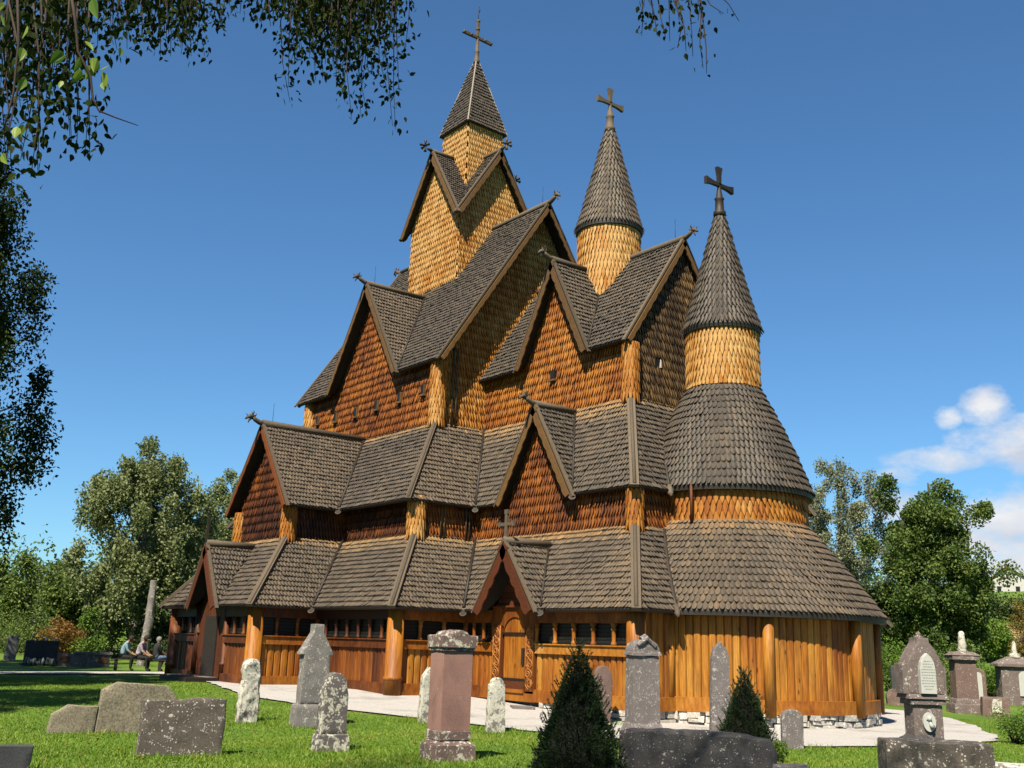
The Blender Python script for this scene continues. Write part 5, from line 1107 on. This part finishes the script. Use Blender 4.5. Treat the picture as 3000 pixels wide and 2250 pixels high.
# overhanging birch: trunk left of the camera, crown above it, twigs hanging into the view
ob = tag(empty('overhanging_birch', gp(25.3, -24.6)), 'birch overhanging the camera, its dark leafy twigs dangling along the top of the view', 'tree'); OB = np.array(ob.location)
tb = MB(); tw_ = MB(); lf = MB()
tb.tube([(0, 0, -.2), (.1, .1, 3), (.1, .5, 6), (.5, 1.2, 9), (.6, 1.8, 12), (.8, 2, 14.5)], [.24, .2, .17, .13, .08, .02], 10)
Ccr = []
for x, y, z, r_ in ((26.0, -18.6, 10.6, 1.7), (27.2, -17.2, 10.2, 1.6), (24.6, -17.6, 11.0, 1.4), (28.0, -19.4, 10.8, 1.5), (25.6, -20.6, 12.0, 1.6), (29.3, -17.6, 11.2, 1.3), (27.0, -21.4, 12.8, 1.8), (25.2, -23.6, 13.6, 1.8), (24.0, -22.6, 11.2, 1.4)):
    e = np.array([x, y, z])-OB; s = np.array([.2, .7, min(z-2.2, 10.)]); tb.tube([s, (s+e)/2+[0, 0, .8], e], [.075, .05, .012], 7)
    for k in range(11):
        g = RNG.normal(size=3); g /= np.linalg.norm(g); Ccr.append(e+g*r_*RNG.random()**.5*[1, 1, .6])
for c in Ccr:
    n = 150; g = RNG.normal(size=(n, 3)); g /= np.linalg.norm(g, axis=1)[:, None]; g *= (RNG.random(n)**.45)[:, None]*.55; g[:, 2] -= RNG.random(n)*.5; leaves(lf, c+g, .06, None, .5, .7)
def strand(u, vt, ve, D, n, size, big=False, sway=0., side=.05):
    p0 = np.array(along(u-sway, vt, D))-OB; p1 = np.array(along(u, ve, D))-OB; L = np.linalg.norm(p1-p0); sw = RNG.normal(0, .05, 3)*L
    pts = [p0, p0*.66+p1*.34+sw*.8, p0*.33+p1*.67+sw*.6+RNG.normal(0, .02, 3), p1]; tw_.tube(pts, [.0065, .005, .0035, .0018], 5)
    t = np.sort(RNG.random(n))**.85*3; i = np.minimum(t.astype(int), 2); f = (t-i)[:, None]; A = np.array(pts); q_ = A[i]*(1-f)+A[i+1]*f+RNG.normal(0, side, (n, 3))*[1, 1, .5]
    d = RNG.normal(size=(n, 3))*.6; d[:, 2] -= 1.; d /= np.linalg.norm(d, axis=1)[:, None]; tri_leaf(lf, q_, d, size, .5+RNG.normal(0, .12))
# (columns of hanging twigs: where each mass hangs, how low it reaches, how far away)
for i in range(44): u = RNG.uniform(-30, 330); strand(u, -160, RNG.uniform(60, 330)*(1 if u < 170 else .55), RNG.uniform(5.5, 8), 40, .056, side=.10)
for i in range(40): u = RNG.uniform(320, 560); strand(u, -120, RNG.uniform(10, 150), RNG.uniform(6.5, 8.5), 26, .055, side=.08)
for i in range(26): u = RNG.uniform(540, 830); strand(u, -120, RNG.uniform(-20, 80), RNG.uniform(7, 9), 24, .055, side=.08)
for i in range(78): u = RNG.normal(985, 80); strand(u, -140, RNG.uniform(20, 210), RNG.uniform(7, 9), 40, .056, side=.09)
for u, e in ((850, 300), (845, 250), (870, 180), (925, 235), (945, 230), (985, 250), (1010, 300), (1030, 345), (1055, 340), (1075, 330), (1060, 260), (1090, 220), (1150, 370), (1158, 380), (1140, 290), (1170, 280), (1185, 160), (1165, 140), (1120, 200), (560, 165), (530, 160), (600, 165), (470, 165), (500, 165), (640, 90), (420, 120)): strand(u, -100, e, RNG.uniform(7, 8.5), 40, .055, side=.05)
for u, e in ((210, 420), (225, 450), (250, 440), (262, 455), (235, 380), (205, 400), (100, 430), (120, 380), (60, 470), (35, 540), (20, 500), (90, 520), (110, 500), (140, 340), (10, 600)): strand(u, -60, e, RNG.uniform(5, 6.5), 44, .055, side=.06)
for u, e in ((1880, 105), (1872, 60), (1905, 90), (1925, 105), (1950, 110), (1962, 120), (1985, 140), (2010, 150), (2030, 165), (2060, 200), (2070, 215), (2045, 60), (2060, 50), (2120, 40), (2165, 62), (1990, 60)): strand(u, -90, e, 6., 8 if u > 2035 or u < 1880 else 12, .045, sway=24 if u < 2110 else 120, side=.03)
# the near bright spray at the top left
def near_leaf(u, v, D, size, tone):
    p = (np.array(along(u, v, D))-OB)[None]; d = np.array([[RNG.normal(0, .4), RNG.normal(0, .4), -1.]]); d /= np.linalg.norm(d); tri_leaf(lf2, p, d, size, tone)
lf2 = MB(); V_ = [along(205, -40, 2.6), along(222, 70, 2.6), (along(228, 150, 2.6)), along(265, 220, 2.6), along(272, 290, 2.6), along(290, 325, 2.6), along(340, 345, 2.6), along(405, 368, 2.6)]
t1 = MB(); t1.tube([np.array(p)-OB for p in V_], [.004, .004, .0035, .003, .003, .0025, .002, .001], 6); t1.build('twig', M_TWIG, ob)
V_ = [along(10, 380, 2.8), along(25, 330, 2.8), along(40, 270, 2.8), along(55, 120, 2.8), along(50, -40, 2.8)]; t1 = MB(); t1.tube([np.array(p)-OB for p in V_], [.002, .0025, .003, .0035, .004], 6); t1.build('twig', M_TWIG, ob)
for u, v, s, t_ in ((285, 170, .062, 1.2), (270, 190, .05, .9), (300, 210, .05, .8), (235, 170, .04, .7), (182, 150, .05, .4), (195, 160, .045, .5), (355, 140, .035, 1.2), (68, 140, .05, .8), (80, 75, .035, 1.3), (15, 15, .05, 1.0), (12, 50, .045, .9), (70, 365, .04, 1.3), (50, 370, .035, 1.1), (5, 450, .05, 1.2), (270, -5, .05, .4), (250, 120, .035, .8), (75, 230, .05, .3), (180, 235, .03, 1.2), (150, 240, .035, .6), (300, 240, .04, .9), (320, 190, .035, 1.), (240, 205, .045, .7)): near_leaf(u, v, 2.6, s, t_)
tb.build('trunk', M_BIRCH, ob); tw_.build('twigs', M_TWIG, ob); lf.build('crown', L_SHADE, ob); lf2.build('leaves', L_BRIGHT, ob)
# yellowed birch leaves lying in the grass
fl = MB(); P = np.array([list(ground(RNG.uniform(-50, 3050), RNG.uniform(1995, 2290))) for i in range(420)]); P = P[[not inpoly(x, y, PATH) for x, y, z in P]]; P[:, 2] += .035
tri_leaf(fl, P, np.array([[math.cos(a), math.sin(a), .1] for a in RNG.uniform(0, 6.28, len(P))]), .055)
tag(fl.build('fallen_leaves', L_RUST), None, None, None, 'stuff')
# far-off woods closing the horizon
wd = MB(); P = []
for u0, u1, D, h in ((-250, 760, 120, 8.5), (2350, 2640, 110, 8), (2600, 2900, 120, 5), (-250, 400, 90, 5)):
    for u in np.arange(u0, u1, 14):
        w = along(u, 1880, D*RNG.uniform(.9, 1.2)); hh = h*RNG.uniform(.6, 1.15); n = 150; g = RNG.normal(size=(n, 3)); g /= np.linalg.norm(g, axis=1)[:, None]; g *= (RNG.random(n)**.4)[:, None]
        P.append(np.array([w.x, w.y, gzz(w.x, w.y)+hh*.5])+g*[1.6, 1.6, hh*.55])
P = np.vstack(P); leaves(wd, P, .45, None); tag(wd.build('woodland', L_GREEN), None, None, None, 'stuff')
# hedge on the hill under the house
hd_ = MB(); P = []
for u in np.arange(2880, 3120, 8):
    w = along(u, 1800, 128); n = 160; g = RNG.normal(size=(n, 3)); g *= .8; P.append(np.array([w.x, w.y, gzz(w.x, w.y)+1.2])+g*[1, 1, 1.0])
leaves(hd_, np.vstack(P), .3, None); tag(hd_.build('hedge', L_DARK), 'dark clipped hedge below the white house on the hill', 'hedge')
sheet('field', [along(u, 1850, D) for u, D in ((2880, 118), (3200, 118), (3200, 78), (2880, 88))], M_FIELD, .12)
# ---------------------------------------------------------------- grass blades
def blades(mb, P, h, w):
    N = len(P); a = RNG.uniform(0, 2*math.pi, N); x = np.stack([np.cos(a), np.sin(a), np.zeros(N)], 1)*w/2
    pt = np.array([mnoise.noise(Vector((p_[0]*.45, p_[1]*.45, 0)))+.7*mnoise.noise(Vector((p_[0]*1.9, p_[1]*1.9, 5))) for p_ in P]); hh = h*RNG.uniform(.5, 1.3, N)[:, None]*(1+.55*pt)[:, None]; l = RNG.normal(0, .45, (N, 3)); l[:, 2] = 1
    V = np.stack([P-x, P+x, P+l*hh], 1); mb.bulk(V.reshape(-1, 3), np.arange(3*N), np.full(N, 3, np.int32), RNG.random(N), .5+.75*pt)
L_GRASS = leaf_mat('grass_blades', [(.1, (.13, .235, .012)), (.5, (.21, .37, .022)), (.9, (.36, .45, .06))], .3, .47)
gb = MB(); P = []
us = RNG.uniform(-60, 3060, 330000); D = 11.5+24*RNG.random(330000)**1.5
w_ = CD[None]+CR[None]*((us-1500)/q.f)[:, None]-CU[None]*((2000-1125)/q.f); w_ = w_/np.hypot(w_[:, 0], w_[:, 1])[:, None]
X = CAMP[0]+w_[:, 0]*D; Y = CAMP[1]+w_[:, 1]*D
# skip the path and the church
M = 240; xs = np.linspace(-20, 32, M); ys = np.linspace(-26, 20, M); grid = np.zeros((M, M), bool)
for i, x in enumerate(xs):
    for j, y in enumerate(ys): grid[i, j] = inpoly(x, y, PATH)
ok = ~grid[np.clip(np.searchsorted(xs, X), 0, M-1), np.clip(np.searchsorted(ys, Y), 0, M-1)]
ok &= ~((X < xn) & (Y > -yn)) & ~((X > -xp) & (X < xp) & (Y > -yp))
X, Y = X[ok], Y[ok]; Z = -.35*np.clip((X-6)/9, 0, 1)
blades(gb, np.stack([X, Y, Z], 1), .032, .017)
for p, k in STONES:
    n = 420 if k < .0085 else 160; a = RNG.uniform(0, 2*math.pi, n); rr = RNG.uniform(.22, .62, n)*(1+.5*(k < .007)); x = p.x+rr*np.cos(a); y = p.y+rr*np.sin(a); blades(gb, np.stack([x, y, -.35*np.clip((x-6)/9, 0, 1)], 1), .10, .014)
tag(gb.build('grass', L_GRASS), None, None, None, 'stuff')
# ---------------------------------------------------------------- people resting on a bench by the porch
bc = ground(402, 1966); w_b = ray(402, 1966); b_off = math.atan2(w_b[1], w_b[0])-math.atan2(CD[1], CD[0]); BY = YAW+b_off
bench = tag(empty('bench', bc, BY), 'dark wooden bench with three people sitting on it beside the church porch', 'bench')
M_BENCH = plain('dark_bench_wood', (.045, .035, .028), .7, .3, 9)
mb = MB()
for y in (-.16, 0, .16): mb.box((0, y, .43), (2.0, .13, .045))
mb.build('seat', M_BENCH, bench)
for x in (-.8, .8):
    mb = MB(); block(mb, x-.06, x+.06, -.2, .2, 0, .41, .0, .01); mb.build('leg', M_BENCH, bench)
def cloth(name, col, var=.15): return plain(name, col, .85, var, 14, bmp=.1)
C_SKIN = cloth('skin', (.42, .24, .17), .08); C_HAIR = cloth('dark_hair', (.045, .026, .016), .3)
def figure(label, x0, y0, yaw, shoulder, head, knees, feet, hands, tops, legs, shoes, hair):
    """seated person; joints in the local frame (x forward, y left, z up from the ground), hips at the origin of the seat"""
    t = tag(empty('person', bc+Vector((math.cos(BY)*x0-math.sin(BY)*y0, math.sin(BY)*x0+math.cos(BY)*y0, 0)), BY+yaw), label, 'person', 'people on the bench')
    J = []; E = []; RD = []; Z = []
    def add(p, r, par, z): J.append(Vector(p)); RD.append(r); Z.append(z); (E.append((par, len(J)-1)) if par is not None else None); return len(J)-1
    hip = Vector((0, 0, .54)); sh = Vector(shoulder); hd = Vector(head)
    pel = add(hip, .145, None, 1); be = add(hip.lerp(sh, .4)+Vector((-.03, 0, 0)), .135, pel, 0); ch = add(hip.lerp(sh, .8), .155, be, 0); nk = add(sh+Vector((0, 0, .03)), .075, ch, 0)
    ne = add(sh.lerp(hd, .45)+Vector((0, 0, .03)), .052, nk, 2); hc = add(hd-Vector((.01, 0, .06)), .085, ne, 2); ht = add(hd+Vector((-.01, 0, .05)), .092, hc, 2); add(hd+Vector((.105, 0, -.02)), .018, hc, 2)
    for s in (-1, 1):
        s1 = add(sh+Vector((-.01, s*.17, -.02)), .068, ch, 0); h_ = Vector(hands[0 if s < 0 else 1]); el = sh.lerp(h_, .5)+Vector((-.06, s*.09, -.06)); e1 = add(el, .048, s1, 0); w1 = add(h_, .034, e1, 2); pm = add(h_+Vector((.06, 0, -.015)), .036, w1, 2)
        for k, dy in enumerate((-.034, -.012, .011, .032)): f1 = add(h_+Vector((.115, dy, -.02)), .010, pm, 2); add(h_+Vector((.15-.008*abs(k-1.5), dy*1.1, -.045)), .008, f1, 2)
        add(h_+Vector((.06, -s*.055, -.03)), .011, pm, 2)
        l1 = add(hip+Vector((.04, s*.10, -.03)), .105, pel, 1); kn_ = Vector(knees[0 if s < 0 else 1]); k1 = add(kn_, .070, l1, 1); ft = Vector(feet[0 if s < 0 else 1]); c1 = add(kn_.lerp(ft, .35)+Vector((-.02, 0, 0)), .060, k1, 1); a1 = add(ft+Vector((0, 0, .08)), .042, c1, 1); add(ft+Vector((.13, 0, .035)), .040, a1, 3)
    me = bpy.data.meshes.new('body_frame'); me.from_pydata([tuple(j) for j in J], E, []); o = bpy.data.objects.new('body_frame', me); COL.objects.link(o)
    m = o.modifiers.new('skin', 'SKIN'); 
    for i, r in enumerate(RD): me.skin_vertices[0].data[i].radius = (r, r); me.skin_vertices[0].data[i].use_root = (i == 0)
    sb = o.modifiers.new('sub', 'SUBSURF'); sb.levels = sb.render_levels = 2
    dg = bpy.context.evaluated_depsgraph_get(); me2 = bpy.data.meshes.new_from_object(o.evaluated_get(dg)); bpy.data.objects.remove(o)
    me2.name = 'body'; me2.materials.clear()
    for mt in (tops, legs, C_SKIN, shoes): me2.materials.append(mt)
    for f in me2.polygons:
        c = f.center; best = 0; bd = 9e9
        for k, (i0, i1) in enumerate(E):
            A_, B_ = J[i0], J[i1]; dv = B_-A_; tt = max(0, min(1, (c-A_).dot(dv)/max(1e-6, dv.length_squared))); dist = (c-(A_+dv*tt)).length-RD[i1]*.6
            if dist < bd: bd, best = dist, k
        f.material_index = Z[E[best][1]]; f.use_smooth = True
    b = bpy.data.objects.new('body', me2); COL.objects.link(b); b.parent = t
    mb = MB(); V = []; 
    mb.lathe((hd.x-.025, hd.y, hd.z), [(.085, -.06), (.105, .0), (.104, .06), (.08, .115), (.03, .142)], 14); mb.build('hair', hair, t)
C_JEANS = cloth('blue_jeans', (.16, .25, .42), .3); C_BLACK = cloth('black_cloth', (.016, .016, .019)); C_SHOE = cloth('dark_shoes', (.03, .028, .028))
C_BLUE = cloth('light_blue_shirt', (.36, .55, .68), .12)
def pat():
    m, nt, b = nmat('white_and_purple_top', .85); n = noise(nt, 26, 3, .7); c = ramp(nt, [(.42, (.66, .66, .62)), (.56, (.35, .24, .40))], n.outputs[0]).outputs[0]; nt.links.new(c, b.inputs['Base Color']); return m
C_PAT = pat()
figure('person in a pale blue shirt and dark trousers bending forward, leftmost on the bench', -.62, .02, -.25, (.16, 0, 1.02), (.32, 0, 1.18), [(.42, -.12, .50), (.40, .12, .50)], [(.40, -.14, 0), (.34, .12, 0)], [(.42, -.10, .62), (.40, .12, .62)], C_BLUE, C_BLACK, C_SHOE, C_HAIR)
figure('person in a white and purple patterned top leaning forward, in the middle of the bench', -.02, .0, -.5, (.14, 0, 1.02), (.28, 0, 1.20), [(.42, -.10, .50), (.41, .12, .50)], [(.44, -.12, 0), (.38, .12, 0)], [(.40, -.08, .60), (.38, .10, .62)], C_PAT, C_BLACK, C_SHOE, C_HAIR)
figure('person in a dark jacket and blue jeans hunched over, rightmost on the bench', .62, .02, .35+math.pi*.0, (.02, 0, 1.00), (.10, .05, 1.17), [(.44, -.13, .53), (.38, .13, .50)], [(.52, -.14, 0), (.26, .15, 0)], [(.36, -.10, .62), (.32, .14, .62)], cloth('dark_jacket', (.035, .038, .046)), C_JEANS, C_SHOE, cloth('grey_hair', (.30, .29, .28), .3))
# ---------------------------------------------------------------- sky with a few clouds, sun, exposure
SUN_AZ, SUN_EL = 150., 52.
W = bpy.data.worlds.new('World'); SC.world = W; W.use_nodes = True; nt = W.node_tree; bg = nt.nodes['Background']
sky = nt.nodes.new('ShaderNodeTexSky'); sky.sky_type = 'NISHITA'; sky.sun_disc = False; sky.sun_elevation = R(SUN_EL); sky.sun_rotation = R(SUN_AZ)
sky.air_density = 1.; sky.dust_density = .4; sky.ozone_density = 2.5; sky.altitude = 200
bg.inputs[1].default_value = .0515
blue = mixc(nt, 1., sky.outputs[0], (.525, .82, 1.0), 'MULTIPLY')     # deep clear-weather blue
tc = nt.nodes.new('ShaderNodeTexCoord'); sx = nt.nodes.new('ShaderNodeSeparateXYZ'); nt.links.new(tc.outputs['Generated'], sx.inputs[0])
saz = mth(nt, 'ARCTAN2', sx.outputs[0], sx.outputs[1]); sel = mth(nt, 'ARCSINE', sx.outputs[2])
den = None
for u, v, wu, wv, k in ((2890, 1190, 62, 46, .85), (2780, 1222, 32, 28, .75), (2800, 1345, 130, 34, .95), (2930, 1310, 120, 48, 1.0), (3080, 1295, 130, 70, 1.05), (2660, 1395, 70, 28, .6), (2960, 1520, 130, 70, 1.1), (2900, 1590, 220, 70, .95), (3000, 1665, 260, 45, 1.15), (2620, 1480, 80, 50, .7)):
    d = ray(u, v); az = math.atan2(d[0], d[1]); el = math.atan2(d[2], math.hypot(d[0], d[1]))
    a = mth(nt, 'MULTIPLY', mth(nt, 'SUBTRACT', saz, az), q.f/wu*.96); b = mth(nt, 'MULTIPLY', mth(nt, 'SUBTRACT', sel, el), q.f/wv)
    r2 = mth(nt, 'ADD', mth(nt, 'MULTIPLY', a, a), mth(nt, 'MULTIPLY', b, b)); g = mth(nt, 'MULTIPLY', mth(nt, 'EXPONENT', mth(nt, 'MULTIPLY', r2, -.8)), k)
    den = g if den is None else mth(nt, 'MAXIMUM', den, g)
cn = noise(nt, 22, 9, .62, tc.outputs['Generated'], stretch=(1, 1, 1.6)); cn2 = noise(nt, 9, 5, .55, tc.outputs['Generated'], stretch=(1, 1, 2.4))
dd = mth(nt, 'ADD', den, mth(nt, 'MULTIPLY', mth(nt, 'SUBTRACT', cn.outputs[0], .5), 2.3))
msk = ramp(nt, [(.18, 0.), (1.05, 1.)], mth(nt, 'MULTIPLY', dd, mth(nt, 'MINIMUM', mth(nt, 'MULTIPLY', den, 3.), 1.))).outputs[0]
ccol = ramp(nt, [(.35, (4.15, 4.5, 5.3)), (.62, (6.1, 6.2, 6.35))], cn2.outputs[0], k=1.).outputs[0]
nt.links.new(mixc(nt, msk, blue, ccol), bg.inputs[0])
sl = bpy.data.lights.new('sun', 'SUN'); sl.energy = 5.; sl.angle = R(.53); sl.color = (1, .89, .70)
so = bpy.data.objects.new('sun', sl); COL.objects.link(so)
sd = Vector((math.sin(R(SUN_AZ))*math.cos(R(SUN_EL)), math.cos(R(SUN_AZ))*math.cos(R(SUN_EL)), math.sin(R(SUN_EL))))
so.rotation_euler = sd.to_track_quat('Z', 'Y').to_euler(); so.location = (0, 0, 60)
SC.view_settings.view_transform = 'Standard'; SC.view_settings.look = 'None'; SC.view_settings.exposure = 1.48; SC.view_settings.gamma = 1
SC.render.engine = 'CYCLES'; SC.cycles.max_bounces = 6; SC.cycles.diffuse_bounces = 2; SC.cycles.transparent_max_bounces = 8
